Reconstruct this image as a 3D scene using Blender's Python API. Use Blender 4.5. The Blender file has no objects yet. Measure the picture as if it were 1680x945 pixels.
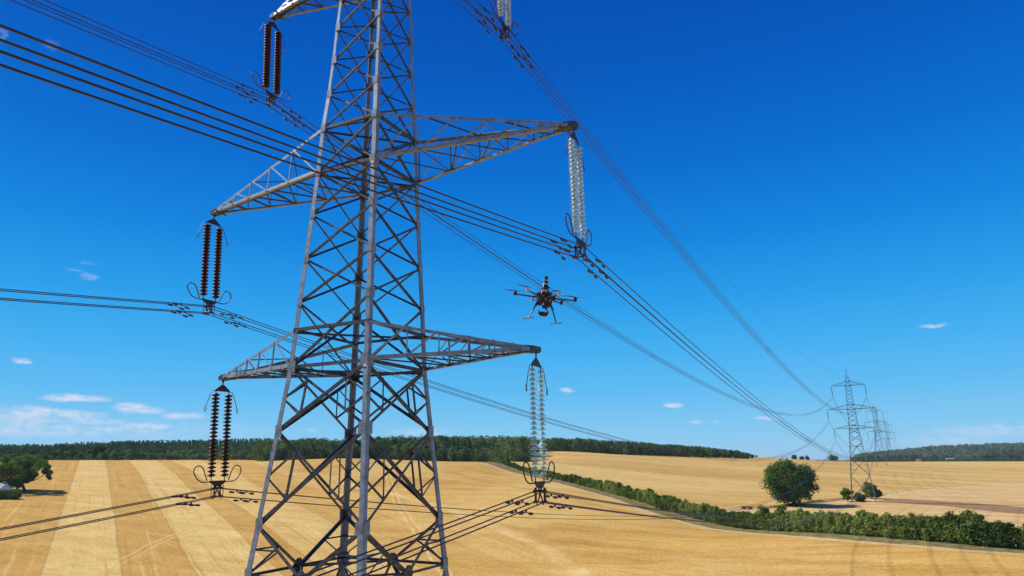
import bpy, math, random
import numpy as np
from mathutils import Vector, Matrix
R = math.radians
rng = np.random.default_rng(7)
random.seed(7)
sc = bpy.context.scene
COL = sc.collection

# ------------------------------------------------------------------ camera frame (metres; tower base at the origin, line runs along +Y)
FOC = 1095.1
CAM = np.array([18.663, -22.736, 28.0])
_y, _p, _r = R(-26.436), R(14.565), R(-0.721)
FW = np.array([math.sin(_y)*math.cos(_p), math.cos(_y)*math.cos(_p), math.sin(_p)])
_rt = np.array([math.cos(_y), -math.sin(_y), 0.0]); _up = np.cross(_rt, FW)
RT = _rt*math.cos(_r)+_up*math.sin(_r); UP = -_rt*math.sin(_r)+_up*math.cos(_r)
def at(px, py, t):
    return CAM + t*(FW + RT*(px-840)/FOC + UP*(472.5-py)/FOC)

# ------------------------------------------------------------------ terrain: surveyed heights joined by a thin-plate surface
cp = []
for x in (-500, 0, 200, 400):
    for yy, t in ((945,165),(850,246),(800,343),(757,520)): cp.append((x,yy,t))
cp += [(560,945,165),(560,850,246),(560,800,340),(560,752,480),(700,945,165),(700,850,243),(700,800,330),(700,757,460),
(900,945,160),(900,860,220),(900,810,300),(830,759,455),(1100,945,148),(1100,890,190),(1300,945,140),(1300,905,165),(1560,945,124),(1680,945,118),(1560,915,140),
(805,758,462),(848,771,430),(903,784,400),(944,794,370),(1013,813,320),(1081,835,270),(1200,866,228),(1363,876,190),(1485,886,170),(1607,896,155),(1680,904,150),
(1290,831,290),(1240,800,370),(1100,790,400),(1100,749,640),(1000,745,620),(900,741,600),(880,758,480),(1240,750,700),(1350,757,850),(1480,765,650),(1680,757,1000),(1550,757,1000),
(1680,800,400),(1680,840,250),(1500,835,265),(1413,811,342),(1500,790,430),(1000,775,430),
(560,755,550),(700,760,540),(830,762,520),(830,750,610),(700,758,700),(400,753,560),(950,747,720),
(0,754,750),(200,754,750),(400,754,750),(0,757,1400),(400,757,1400),(700,757,1400),(1000,752,900),(1000,754,1400),(1240,758,900),(1240,762,1400),(1350,760,1200),(1680,761,1500),(1550,761,1500),
(1680,760,2300),(1550,760,2300),(1430,760,2300),(1300,764,2300),(900,762,2500),(300,762,2500)]
TP = [at(*c) for c in cp] + [np.array(q, float) for q in [(0,0,0),(18,-22,.5),(-80,40,0),(60,60,1),(-200,-50,-1),(200,-50,1),(-400,-300,-2),(0,-400,0),
 (400,-300,2),(300,150,5),(500,500,8),(-1500,-500,0),(1500,-500,5),(0,-2000,0),(1500,1000,8),(-2500,500,8),(3500,3000,0),(-4500,4500,-5),(0,5500,-5),(4500,-4500,0),(-4500,-4500,0),(4500,4500,-5)]]
TP = np.array(TP); TS = 500.0
def _U(r2): return np.where(r2 > 0, .5*r2*np.log(r2+1e-12), 0)
_X = TP[:, :2]/TS; _n = len(_X)
_K = _U(((_X[:,None]-_X[None])**2).sum(-1))+np.eye(_n)*2e-4
_A = np.zeros((_n+3,_n+3)); _A[:_n,:_n]=_K; _A[:_n,_n]=1; _A[:_n,_n+1:]=_X; _A[_n,:_n]=1; _A[_n+1:,:_n]=_X.T
_W = np.linalg.solve(_A, np.r_[TP[:,2],0,0,0])
BUMPS = []
for (px, t, h, s) in ((1500,2300,22,170),(1560,2350,24,190),(1640,2300,20,200),(1720,2250,26,200),(1800,2200,24,220),(1455,2500,8,170),(1900,2200,20,260),(1680,1400,9,120),(1760,1350,11,150)):
    q = at(px, 755, t); BUMPS.append((q[0], q[1], h*.62, s))
def gz(x, y):
    x = np.asarray(x, float); y = np.asarray(y, float); sh = x.shape
    x = x.ravel(); y = y.ravel(); out = np.empty(len(x))
    for i in range(0, len(x), 20000):
        q = np.stack([x[i:i+20000]/TS, y[i:i+20000]/TS], -1)
        k = _U(((q[:,None,:]-_X)**2).sum(-1))
        out[i:i+20000] = k@_W[:_n]+_W[_n]+q@_W[_n+1:]
    for (bx, by, h, s) in BUMPS: out += h*np.exp(-((x-bx)**2+(y-by)**2)/(2*s*s))
    return out.reshape(sh)
def g1(x, y): return float(gz(np.array([x]), np.array([y]))[0])
def hit(px, py):
    t = 60.
    while t < 3500:
        p = at(px, py, t)
        if p[2] < g1(p[0], p[1]): break
        t *= 1.012
    a, b = t/1.012, t
    for _ in range(22):
        m = (a+b)/2; p = at(px, py, m)
        if p[2] < g1(p[0], p[1]): b = m
        else: a = m
    return p
def ground_at(px, t, py=757):
    """a point of the ground: column px, depth t"""
    q = at(px, py, t)
    for _ in range(4):
        g = g1(q[0], q[1]); dd = np.array([q[0], q[1], g])-CAM; zz = dd@FW
        q = at(px, 472.5-FOC*(dd@UP)/zz, t)
    return np.array([q[0], q[1], g1(q[0], q[1])])

# ------------------------------------------------------------------ helpers
def tag(o, label=None, cat=None, group=None, kind=None):
    if label: o['label'] = label
    if cat: o['category'] = cat
    if group: o['group'] = group
    if kind: o['kind'] = kind
    return o
def empty(name, loc=(0,0,0), parent=None):
    o = bpy.data.objects.new(name, None); COL.objects.link(o); o.location = Vector([float(v) for v in loc]); o.parent = parent
    o.empty_display_size = .5
    return o
class MB:
    def __init__(s): s.v = []; s.f = []; s.m = []; s.mi = 0
    def add(s, vs, fs):
        b = len(s.v); s.v += [tuple(map(float, v)) for v in vs]; s.f += [tuple(i+b for i in f) for f in fs]; s.m += [s.mi]*len(fs)
    def box(s, c, d, M=None):
        c = np.array(c, float); h = np.array(d, float)/2
        vs = [np.array([sx, sy, sz])*h for sx in (-1,1) for sy in (-1,1) for sz in (-1,1)]
        if M is not None: vs = [M@v for v in vs]
        s.add([c+v for v in vs], [(0,1,3,2),(4,6,7,5),(0,4,5,1),(2,3,7,6),(0,2,6,4),(1,5,7,3)])
    def beam(s, a, b, w, h, ref=(0,0,1)):
        """box beam from a to b, w along the side axis, h along the ref-ish axis"""
        a = np.array(a, float); b = np.array(b, float); ax = b-a; L = np.linalg.norm(ax); ax /= L
        r = np.array(ref, float); sd = np.cross(ax, r)
        if np.linalg.norm(sd) < 1e-4: sd = np.cross(ax, (1,0,0))
        sd /= np.linalg.norm(sd); r = np.cross(sd, ax)
        vs = [p+sd*x*w/2+r*y*h/2 for p in (a,b) for x, y in ((-1,-1),(1,-1),(1,1),(-1,1))]
        s.add(vs, [(0,3,2,1),(4,5,6,7),(0,1,5,4),(1,2,6,5),(2,3,7,6),(3,0,4,7)])
    def angle(s, a, b, d1, d2, w, th=.012):
        """rolled steel angle: heel along a-b, one leg towards d1, the other towards d2"""
        a = np.array(a, float); b = np.array(b, float); ax = b-a; ax /= np.linalg.norm(ax)
        e1 = np.array(d1, float); e1 -= ax*(e1@ax); e1 /= np.linalg.norm(e1)
        e2 = np.array(d2, float); e2 -= ax*(e2@ax); e2 -= e1*(e2@e1); e2 /= np.linalg.norm(e2)
        prof = [(0,0),(w,0),(w,th),(th,th),(th,w),(0,w)]
        vs = [p+e1*x+e2*y for p in (a,b) for x, y in prof]
        fs = [(i, (i+1)%6, 6+(i+1)%6, 6+i) for i in range(6)]
        fs += [(0,1,2,3),(0,3,4,5),(6,9,8,7),(6,11,10,9)]
        s.add(vs, fs)
    def tube(s, pts, r, n=6, closed=False, caps=True):
        pts = [np.array(p, float) for p in pts]; N = len(pts); rs = r if hasattr(r, '__len__') else [r]*N
        rings = []; pu = None
        for i, p in enumerate(pts):
            if closed: d = pts[(i+1)%N]-pts[i-1]
            else: d = pts[min(i+1,N-1)]-pts[max(i-1,0)]
            d = d/np.linalg.norm(d)
            u = pu-d*(pu@d) if pu is not None else np.cross(d, (0,0,1) if abs(d[2]) < .9 else (1,0,0))
            u /= np.linalg.norm(u); pu = u; v = np.cross(d, u)
            rings.append([p+(u*math.cos(2*math.pi*k/n)+v*math.sin(2*math.pi*k/n))*rs[i] for k in range(n)])
        vs = [q for rg in rings for q in rg]; fs = []
        for i in range(N if closed else N-1):
            j = (i+1)%N
            fs += [(i*n+k, i*n+(k+1)%n, j*n+(k+1)%n, j*n+k) for k in range(n)]
        if caps and not closed: fs += [tuple(range(n))[::-1], tuple((N-1)*n+k for k in range(n))]
        s.add(vs, fs)
    def lathe(s, prof, n=16, c=(0,0,0)):
        vs = []; c = np.array(c, float)
        for (r, z) in prof: vs += [c+np.array([r*math.cos(2*math.pi*k/n), r*math.sin(2*math.pi*k/n), z]) for k in range(n)]
        fs = [(i*n+k, i*n+(k+1)%n, (i+1)*n+(k+1)%n, (i+1)*n+k) for i in range(len(prof)-1) for k in range(n)]
        s.add(vs, fs)
    def prism(s, poly, depth, O, ex, ey, en):
        O = np.array(O, float); ex, ey, en = map(lambda q: np.array(q, float), (ex, ey, en)); n = len(poly)
        vs = [O+ex*x+ey*y+en*k*depth/2 for k in (-1,1) for x, y in poly]
        s.add(vs, [tuple(range(n))[::-1], tuple(range(n,2*n))]+[(i,(i+1)%n,n+(i+1)%n,n+i) for i in range(n)])
    def build(s, name, mats, parent=None, smooth=False, loc=(0,0,0)):
        me = bpy.data.meshes.new(name); me.from_pydata(s.v, [], s.f); me.update()
        if not isinstance(mats, (list, tuple)): mats = [mats]
        for m in mats: me.materials.append(m)
        if len(mats) > 1: me.polygons.foreach_set('material_index', s.m)
        if smooth: me.polygons.foreach_set('use_smooth', [True]*len(me.polygons))
        o = bpy.data.objects.new(name, me); COL.objects.link(o); o.parent = parent; o.location = loc
        return o
def copy_tree(o, parent=None, skip=()):
    c = o.copy(); COL.objects.link(c); c.parent = parent
    for ch in list(o.children):
        if ch.name.split('.')[0] in skip: continue
        copy_tree(ch, c, skip)
    return c

# ------------------------------------------------------------------ materials
def newmat(name):
    m = bpy.data.materials.new(name); m.use_nodes = True; nt = m.node_tree; nt.nodes.clear(); return m, nt
class NT:
    def __init__(s, nt): s.nt = nt
    def n(s, typ, **kw):
        nd = s.nt.nodes.new(typ)
        for k, v in kw.items():
            if k.startswith('i_'):
                nd.inputs[k[2:].replace('_', ' ')].default_value = v
            else: setattr(nd, k, v)
        return nd
    def l(s, a, b): s.nt.links.new(a, b)
    def math(s, op, a, b=None, c=None, clamp=False):
        nd = s.nt.nodes.new('ShaderNodeMath'); nd.operation = op; nd.use_clamp = clamp
        for i, v in enumerate((a, b, c)):
            if v is None: continue
            if isinstance(v, (int, float)): nd.inputs[i].default_value = v
            else: s.l(v, nd.inputs[i])
        return nd.outputs[0]
    def mix(s, fac, a, b, blend='MIX'):
        nd = s.nt.nodes.new('ShaderNodeMix'); nd.data_type = 'RGBA'; nd.blend_type = blend
        for sock, v in ((nd.inputs[0], fac), (nd.inputs[6], a), (nd.inputs[7], b)):
            if isinstance(v, (int, float)): sock.default_value = v
            elif isinstance(v, (tuple, list)): sock.default_value = (*v[:3], 1)
            else: s.l(v, sock)
        return nd.outputs[2]
    def step(s, v, a, b, lo=0., hi=1.):
        nd = s.nt.nodes.new('ShaderNodeMapRange'); nd.interpolation_type = 'SMOOTHSTEP'; nd.clamp = True
        s.l(v, nd.inputs[0]) if not isinstance(v, (int,float)) else None
        nd.inputs[1].default_value = a; nd.inputs[2].default_value = b; nd.inputs[3].default_value = lo; nd.inputs[4].default_value = hi
        return nd.outputs[0]
    def noise(s, vec, scale, detail=4, rough=.55, dist=0.):
        nd = s.nt.nodes.new('ShaderNodeTexNoise'); nd.inputs['Scale'].default_value = scale; nd.inputs['Detail'].default_value = detail
        nd.inputs['Roughness'].default_value = rough; nd.inputs['Distortion'].default_value = dist
        if vec is not None: s.l(vec, nd.inputs['Vector'])
        return nd.outputs['Fac']
    def mapping(s, vec, rot=(0,0,0), scale=(1,1,1), loc=(0,0,0)):
        nd = s.nt.nodes.new('ShaderNodeMapping'); s.l(vec, nd.inputs[0])
        nd.inputs[1].default_value = loc; nd.inputs[2].default_value = rot; nd.inputs[3].default_value = scale
        return nd.outputs[0]
def simple(name, base, rough=.5, metal=0., var=.25, scale=6., dark=None, bump=0., spec=.5, coords='Object'):
    m, nt = newmat(name); k = NT(nt)
    tc = k.n('ShaderNodeTexCoord').outputs[coords]
    nz = k.noise(tc, scale, 6, .6)
    d = dark if dark else tuple(c*(1-var) for c in base)
    col = k.mix(k.step(nz, .35, .65), d, base)
    b = k.n('ShaderNodeBsdfPrincipled'); b.inputs['Roughness'].default_value = rough; b.inputs['Metallic'].default_value = metal
    b.inputs['Specular IOR Level'].default_value = spec
    k.l(col, b.inputs['Base Color'])
    if bump:
        bn = k.n('ShaderNodeBump'); bn.inputs['Strength'].default_value = bump; k.l(nz, bn.inputs['Height']); k.l(bn.outputs[0], b.inputs['Normal'])
    o = k.n('ShaderNodeOutputMaterial'); k.l(b.outputs[0], o.inputs[0]); return m
M = {}
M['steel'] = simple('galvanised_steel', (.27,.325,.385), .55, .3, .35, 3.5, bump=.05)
def stain(m):
    nt_ = m.node_tree; k_ = NT(nt_); b = [n for n in nt_.nodes if n.type == 'BSDF_PRINCIPLED'][0]; src_ = b.inputs['Base Color'].links[0].from_socket
    tc_ = [n for n in nt_.nodes if n.type == 'TEX_COORD'][0].outputs['Object']
    n1 = k_.noise(k_.mapping(tc_, scale=(1.1,1.1,.5)), 1.6, 6, .7); k_.l(k_.mix(k_.step(n1, .55, .72, 0, .55), src_, (.17,.12,.095)), b.inputs['Base Color'])
stain(M['steel'])
M['steel2'] = simple('shade_toned_galvanised_steel', (.085,.102,.130), .6, .3, .4, 5., dark=(.036,.038,.050))  # same steel for the bracing, its shaded look put into a darker base colour
M['fit'] = simple('rusty_fitting', (.075,.038,.034), .55, .3, .5, 14., dark=(.045,.022,.022))
M['wire'] = simple('weathered_aluminium', (.05,.05,.075), .5, .4, .3, 2.)
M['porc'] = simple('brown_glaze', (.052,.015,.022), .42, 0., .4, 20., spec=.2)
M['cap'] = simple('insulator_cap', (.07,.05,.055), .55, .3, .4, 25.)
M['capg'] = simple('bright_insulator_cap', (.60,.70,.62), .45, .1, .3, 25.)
M['black'] = simple('black_composite', (.011,.010,.012), .45, 0., .3, 20.)
M['grey'] = simple('grey_moulding', (.45,.45,.48), .35, .1, .2, 20.)
M['white'] = simple('white_paint', (.78,.77,.73), .6, 0., .08, 2.)
M['red'] = simple('rusty_red_paint', (.28,.07,.045), .7, .1, .5, 3.)
M['slate'] = simple('slate_roof', (.16,.15,.16), .7, 0., .3, 4.)
M['straw'] = simple('straw', (.55,.42,.2), .9, 0., .25, 3.)
M['bark'] = simple('bark', (.10,.075,.05), .9, 0., .5, 3., bump=.3)
M['concrete'] = simple('concrete', (.38,.36,.33), .85, 0., .25, 3.)
M['glasspane'] = simple('window_glass', (.03,.04,.05), .1, 0., .2, 3.)
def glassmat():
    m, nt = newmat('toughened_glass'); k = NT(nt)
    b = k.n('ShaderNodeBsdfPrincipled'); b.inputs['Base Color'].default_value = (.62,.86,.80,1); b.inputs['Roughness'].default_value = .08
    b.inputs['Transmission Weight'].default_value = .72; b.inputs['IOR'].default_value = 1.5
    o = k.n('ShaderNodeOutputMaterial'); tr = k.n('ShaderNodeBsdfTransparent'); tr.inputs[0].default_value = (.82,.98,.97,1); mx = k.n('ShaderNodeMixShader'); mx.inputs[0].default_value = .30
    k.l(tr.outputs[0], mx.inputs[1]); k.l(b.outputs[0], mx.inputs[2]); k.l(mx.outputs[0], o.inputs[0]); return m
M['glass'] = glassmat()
def leafmat(name, dark, mid, light, trans=.25):
    m, nt = newmat(name); k = NT(nt)
    at_ = k.n('ShaderNodeAttribute'); at_.attribute_name = 'tint'
    tc = k.n('ShaderNodeTexCoord').outputs['Object']
    nz = k.noise(tc, .35, 3)
    v = k.math('ADD', at_.outputs['Fac'], k.math('MULTIPLY', k.math('SUBTRACT', nz, .5), .5))
    cr = k.n('ShaderNodeValToRGB'); e = cr.color_ramp.elements
    e[0].position = .1; e[0].color = (*dark,1); e[1].position = .9; e[1].color = (*light,1); q = e.new(.5); q.color = (*mid,1)
    k.l(v, cr.inputs[0])
    d = k.n('ShaderNodeBsdfDiffuse'); k.l(cr.outputs[0], d.inputs[0])
    t = k.n('ShaderNodeBsdfTranslucent'); k.l(k.mix(1., cr.outputs[0], (1.,1.1,.5), 'MULTIPLY'), t.inputs[0])
    mx = k.n('ShaderNodeMixShader'); mx.inputs[0].default_value = trans; k.l(d.outputs[0], mx.inputs[1]); k.l(t.outputs[0], mx.inputs[2])
    o = k.n('ShaderNodeOutputMaterial'); k.l(mx.outputs[0], o.inputs[0]); return m
M['oak'] = leafmat('oak_leaves', (.05,.10,.032), (.105,.175,.050), (.19,.27,.075), .42)
M['hedge'] = leafmat('hedge_leaves', (.07,.11,.026), (.17,.235,.055), (.33,.37,.11), .45)
M['wood'] = leafmat('wood_leaves', (.065,.11,.05), (.12,.175,.07), (.20,.25,.10), .35)
M['conif'] = leafmat('conifer_needles', (.045,.088,.058), (.080,.135,.082), (.13,.195,.10), .3)
M['hill'] = leafmat('hill_wood_leaves', (.075,.115,.07), (.11,.16,.09), (.16,.21,.11), .3)

# ------------------------------------------------------------------ the ground
def axis(lo, hi, fine_lo, fine_hi, step):
    a = list(np.arange(fine_lo, fine_hi+1e-6, step)); s = step; x = fine_hi
    while x < hi: s = min(s*1.12, 160); x += s; a.append(x)
    s = step; x = fine_lo
    while x > lo: s = min(s*1.12, 160); x -= s; a.insert(0, x)
    return np.array(a)
gx = axis(-5500, 5500, -560, 260, 3.0); gy = axis(-3000, 7500, 60, 700, 3.0)
XX, YY = np.meshgrid(gx, gy); ZZ = gz(XX, YY)
nx, ny = len(gx), len(gy)
# lines of the ground in plan
def plan(pts): return np.array([hit(*p)[:2] for p in pts])
stripe = [plan(s) for s in (((137,762),(40,944)),((180,762),(184,944)),((217,762),(325,944)),((262,762),(480,944)),((284,762),(541,923)))]
sdir = np.mean([s[0]-s[1] for s in stripe], axis=0); sdir /= np.linalg.norm(sdir)
snrm = np.array([sdir[1], -sdir[0]])         # to the right of the stripes
soff = [float(np.mean(s@snrm)) for s in stripe]
print('stripe offsets', [round(o-soff[0],1) for o in soff])
hedge_px = [(805,758,462),(848,771,430),(903,784,400),(944,794,370),(1013,813,320),(1081,835,270),(1200,866,228),(1363,876,190),(1485,886,170),(1607,896,155),(1680,904,150)]
hedge_line = np.array([at(*q)[:2] for q in hedge_px])
dl = hedge_line[-1]-hedge_line[-2]; dl /= np.linalg.norm(dl)
hedge_line = np.vstack([hedge_line, hedge_line[-1]+dl*60, hedge_line[-1]+dl*160])
def signed(P, line, ext=400.):
    """signed distance to a polyline, positive on its left"""
    L = line.copy().astype(float)
    if ext: L = np.vstack([L[0]-(L[1]-L[0])/np.linalg.norm(L[1]-L[0])*ext, L, L[-1]+(L[-1]-L[-2])/np.linalg.norm(L[-1]-L[-2])*ext])
    best = np.full(len(P), 1e9); sg = np.ones(len(P))
    for a, b in zip(L[:-1], L[1:]):
        d = b-a; q = np.clip(((P-a)@d)/(d@d), 0, 1); c = a+q[:,None]*d; v = P-c; dist = np.hypot(v[:,0], v[:,1])
        cr = d[0]*v[:,1]-d[1]*v[:,0]; m = dist < best-1e-9; best[m] = dist[m]; sg[m] = np.sign(cr[m])
    return best*np.where(sg == 0, 1, sg)
PP = np.stack([XX.ravel(), YY.ravel()], 1)
A_h = signed(PP, hedge_line)                                     # + beyond the hedge
soil_px = [(1300,829),(1380,821),(1440,813),(1490,806),(1560,799),(1620,795),(1680,793)]
soil_line = plan(soil_px)
A_soil = signed(PP, soil_line, 300)
band_line = plan([(1448,820),(1500,823),(1580,828),(1680,838)])
A_band = np.where(np.linalg.norm(PP-band_line[0], axis=1)+((PP-band_line[0])@(band_line[1]-band_line[0]) < 0)*1e4 < 9e3, signed(PP, band_line, 200), 99.)
track_line = plan([(1150,815),(1230,812),(1262,830),(1330,822),(1400,813)]) if False else plan([(1255,833),(1330,825),(1400,817),(1440,812)])
A_trk = signed(PP, track_line, 0)
LINES = dict(tram1=[(636,775),(650,821),(700,896),(735,944)], tram2=[(190,925),(250,893),(310,868),(380,838)], tram3=[(240,870),(252,905),(256,944)],
 sweep1=[(740,775),(860,800),(1000,835),(1100,852),(1250,868)], sweep2=[(760,850),(900,880),(1100,905),(1400,925),(1679,942)], sweep3=[(560,790),(720,830),(900,900),(960,944)])
LA = {n_: signed(PP, plan(v_), 0) for n_, v_ in LINES.items()}
me = bpy.data.meshes.new('ground')
me.vertices.add(nx*ny); me.vertices.foreach_set('co', np.stack([XX.ravel(), YY.ravel(), ZZ.ravel()], 1).ravel().astype(np.float32))
ii, jj = np.meshgrid(np.arange(nx-1), np.arange(ny-1)); b0 = (jj*nx+ii).ravel()
quads = np.stack([b0, b0+1, b0+nx+1, b0+nx], 1)
me.loops.add(quads.size); me.loops.foreach_set('vertex_index', quads.ravel().astype(np.int32))
me.polygons.add(len(quads)); me.polygons.foreach_set('loop_start', np.arange(0, quads.size, 4, dtype=np.int32))
me.polygons.foreach_set('use_smooth', np.ones(len(quads), bool))
me.update(calc_edges=True); me.validate()
for nm, arr in (('hedge_dist', A_h), ('soil', A_soil), ('band', A_band), ('track', A_trk), *LA.items()):
    a = me.attributes.new(nm, 'FLOAT', 'POINT'); a.data.foreach_set('value', arr.astype(np.float32))
ground = bpy.data.objects.new('ground', me); COL.objects.link(ground); tag(ground, 'golden stubble fields rolling to the far woods', 'ground', kind='structure')

def groundmat():
    m, nt = newmat('stubble_field'); k = NT(nt)
    P = k.n('ShaderNodeNewGeometry').outputs['Position']
    def A(n): a = k.n('ShaderNodeAttribute'); a.attribute_name = n; return a.outputs['Fac']
    h, soil, band, trk = A('hedge_dist'), A('soil'), A('band'), A('track')
    dotn = k.n('ShaderNodeVectorMath', operation='DOT_PRODUCT'); k.l(P, dotn.inputs[0]); dotn.inputs[1].default_value = (snrm[0], snrm[1], 0)
    u = dotn.outputs['Value']
    wob = k.math('MULTIPLY', k.math('SUBTRACT', k.noise(P, .06, 2), .5), 1.2)
    u = k.math('ADD', u, wob)
    # --- near field colours
    gold = (.65,.395,.105); brown = (.51,.275,.058); pale = (.71,.465,.155); lighter = (.78,.57,.24)
    mN = k.mapping(P, rot=(0,0,R(35)), scale=(.012,.075,.05))      # long streaks across the slope
    s1 = k.noise(mN, 1.0, 5, .6, .6); 
    mN2 = k.mapping(P, rot=(0,0,R(28)), scale=(.05,.4,.1)); s2 = k.noise(mN2, 1.0, 4, .6, .3)
    big = k.noise(P, .012, 3, .5)
    col = k.mix(k.step(s1, .36, .66), brown, gold)
    col = k.mix(k.step(big, .42, .68, 0, .8), col, pale)
    col = k.mix(k.step(s2, .5, .72, 0, .35), col, lighter)
    col = k.mix(k.step(s2, .28, .46, .35, 0.), col, (.26,.14,.045))
    # drilled rows and combine passes
    wv = k.n('ShaderNodeTexWave', wave_type='BANDS', bands_direction='X', wave_profile='SIN'); k.l(k.mapping(P, rot=(0,0,R(-31.8))), wv.inputs[0]) 
    wv.inputs['Scale'].default_value = .14; wv.inputs['Distortion'].default_value = 1.2; wv.inputs['Detail'].default_value = 2; wv.inputs['Detail Scale'].default_value = .3
    # --- stripes: cut strips on the left hill
    edges = [soff[0]-46, soff[0]-22, *soff, soff[4]+21, soff[4]+43, soff[4]+70]
    tones = [0, 0, 0, 1, 0, 1, 0, .9, .15, .5]        # tone right of each edge, first is left of all
    left = k.math('LESS_THAN', u, 1e6)
    tone = None
    for i, e in enumerate(edges):
        st = k.step(u, e-.35, e+.35)
        d_ = (tones[i+1] if i+1 < len(tones) else .5) - tones[i]
        if abs(d_) < 1e-6: continue
        tm = k.math('MULTIPLY', st, d_); tone = tm if tone is None else k.math('ADD', tone, tm)
    inst = k.math('MULTIPLY', k.step(u, soff[4]+72, soff[4]+40), k.step(h, -12, -18))
    nS = k.noise(k.mapping(P, rot=(0,0,R(20)), scale=(.03,.16,.1)), 1., 4, .6, .5)
    lt = k.mix(k.step(nS, .3, .7), (.66,.42,.125), (.76,.53,.20))
    dk = k.mix(k.step(nS, .3, .7), (.53,.29,.068), (.63,.375,.10))
    scol = k.mix(tone, dk, lt)
    # swath lines within the strips
    ln = k.math('ABSOLUTE', k.math('SUBTRACT', k.math('FRACT', k.math('MULTIPLY', u, 1/5.1)), .5))
    scol = k.mix(k.math('MULTIPLY', k.step(ln, .05, .0), k.step(k.noise(k.mapping(P, scale=(.03,.03,.03)), 1., 3), .45, .6, 0, .5)), scol, (.30,.175,.06))
    col = k.mix(k.math('MULTIPLY', inst, .92), col, scol)
    # combine passes: fine lengthwise streaks in every strip
    us_ = k.n('ShaderNodeCombineXYZ'); k.l(k.math('MULTIPLY', u, .42), us_.inputs[0])
    d2 = k.n('ShaderNodeVectorMath', operation='DOT_PRODUCT'); k.l(P, d2.inputs[0]); d2.inputs[1].default_value = (sdir[0], sdir[1], 0); k.l(k.math('MULTIPLY', d2.outputs['Value'], .008), us_.inputs[1])
    pas = k.noise(us_.outputs[0], 1., 5, .65)
    col = k.mix(k.math('MULTIPLY', k.step(u, soff[4]+95, soff[4]+55), k.step(pas, .56, .70, 0, .45)), col, (.80,.60,.27))
    col = k.mix(k.math('MULTIPLY', k.step(u, soff[4]+95, soff[4]+55), k.step(pas, .30, .44, .45, 0)), col, (.36,.18,.04))
    # wheel tracks and sweeps of the harvester
    brk = k.step(k.noise(P, .09, 3), .32, .55, .25, 1.)
    for n_, w_, gap_, c_, f_ in (('tram1',.55,1.2,(.80,.60,.28),.65),('tram2',.7,1.3,(.78,.56,.24),.5),('tram3',.5,.0,(.78,.56,.24),.45),('sweep1',5.,0.,(.44,.225,.045),.5),('sweep2',4.5,0.,(.45,.235,.05),.45),('sweep3',3.2,0.,(.80,.58,.25),.5)):
        dd_ = k.math('ADD', A(n_), k.math('MULTIPLY', k.math('SUBTRACT', k.noise(P, .05, 3), .5), 2. if w_ < 1 else 9.))
        dd_ = k.math('ABSOLUTE', k.math('SUBTRACT', k.math('ABSOLUTE', dd_), gap_)) if gap_ else k.math('ABSOLUTE', dd_)
        col = k.mix(k.math('MULTIPLY', k.step(dd_, w_, w_*.3, 0, f_), brk), col, c_)
    # dark lines of strip edges
    for e in soff:
        ed = k.step(k.math('ABSOLUTE', k.math('SUBTRACT', u, e)), .55, .1, 0, .3)
        col = k.mix(k.math('MULTIPLY', ed, inst), col, (.26,.15,.05))
    # --- far field
    mF = k.mapping(P, rot=(0,0,R(17)), scale=(.004,.032,.02)); f1 = k.noise(mF, 1., 5, .55, .4)
    mF2 = k.mapping(P, rot=(0,0,R(14)), scale=(.012,.12,.05)); f2 = k.noise(mF2, 1., 4, .6, .2)
    fcol = k.mix(k.step(f1, .38, .62), (.56,.335,.095), (.69,.46,.155))
    fcol = k.mix(k.step(f2, .45, .75, 0, .4), fcol, (.62,.45,.21))
    fcol = k.mix(k.step(f2, .25, .42, .3, 0), fcol, (.32,.19,.07))
    soilc = k.mix(k.step(k.noise(mF2, 1.7, 4), .35, .65), (.60,.38,.15), (.72,.495,.22))
    sn = k.math('ADD', soil, k.math('MULTIPLY', k.math('SUBTRACT', k.noise(P, .03, 3), .5), 14.))
    fcol = k.mix(k.step(sn, 3., -5.), fcol, soilc)
    fcol = k.mix(k.math('MULTIPLY', k.step(k.math('ABSOLUTE', k.math('ADD', band, k.math('MULTIPLY', k.math('SUBTRACT', k.noise(P, .04, 3), .5), 8.))), 15., 12.), k.step(h, 25, 32)), fcol, (.335,.20,.10))
    fcol = k.mix(k.step(k.math('ABSOLUTE', k.math('ADD', soil, 1.5)), 2.2, .6, 0, .6), fcol, (.66,.53,.36))
    fcol = k.mix(k.step(k.math('ABSOLUTE', trk), 5., 3.), fcol, k.mix(k.step(k.noise(P, .15, 3), .4, .6), (.20,.135,.06), (.36,.24,.13)))
    far = k.step(h, -1., 1.)
    col = k.mix(far, col, fcol)
    # --- rough verge along the hedge, pale headland line in front of it
    vb = k.math('ADD', h, k.math('MULTIPLY', k.math('SUBTRACT', k.noise(P, .12, 4), .5), 3.))
    verge = k.math('MULTIPLY', k.step(vb, -8.6, -7.6), k.step(vb, 6., 4.))
    vcol = k.mix(k.step(k.noise(P, .5, 5), .35, .65), (.15,.135,.045), (.30,.235,.10))
    head = k.math('MULTIPLY', k.step(h, -12.5, -10.5), k.step(h, -7.5, -8.5))
    col = k.mix(k.math('MULTIPLY', head, .7), col, (.62,.46,.25))
    col = k.mix(verge, col, vcol)
    # --- fine mottling
    fn = k.noise(P, 1.3, 5, .7)
    pt_ = k.noise(P, .11, 5, .7)
    col = k.mix(1., col, k.mix(k.step(pt_, .32, .68), (.92,.91,.88), (1.05,1.05,1.06)), 'MULTIPLY')
    col = k.mix(1., col, k.mix(k.step(fn, .3, .7), (.78,.76,.72), (1.12,1.12,1.13)), 'MULTIPLY')
    b = k.n('ShaderNodeBsdfPrincipled'); b.inputs['Roughness'].default_value = 1.; b.inputs['Specular IOR Level'].default_value = .05
    k.l(col, b.inputs['Base Color'])
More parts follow.
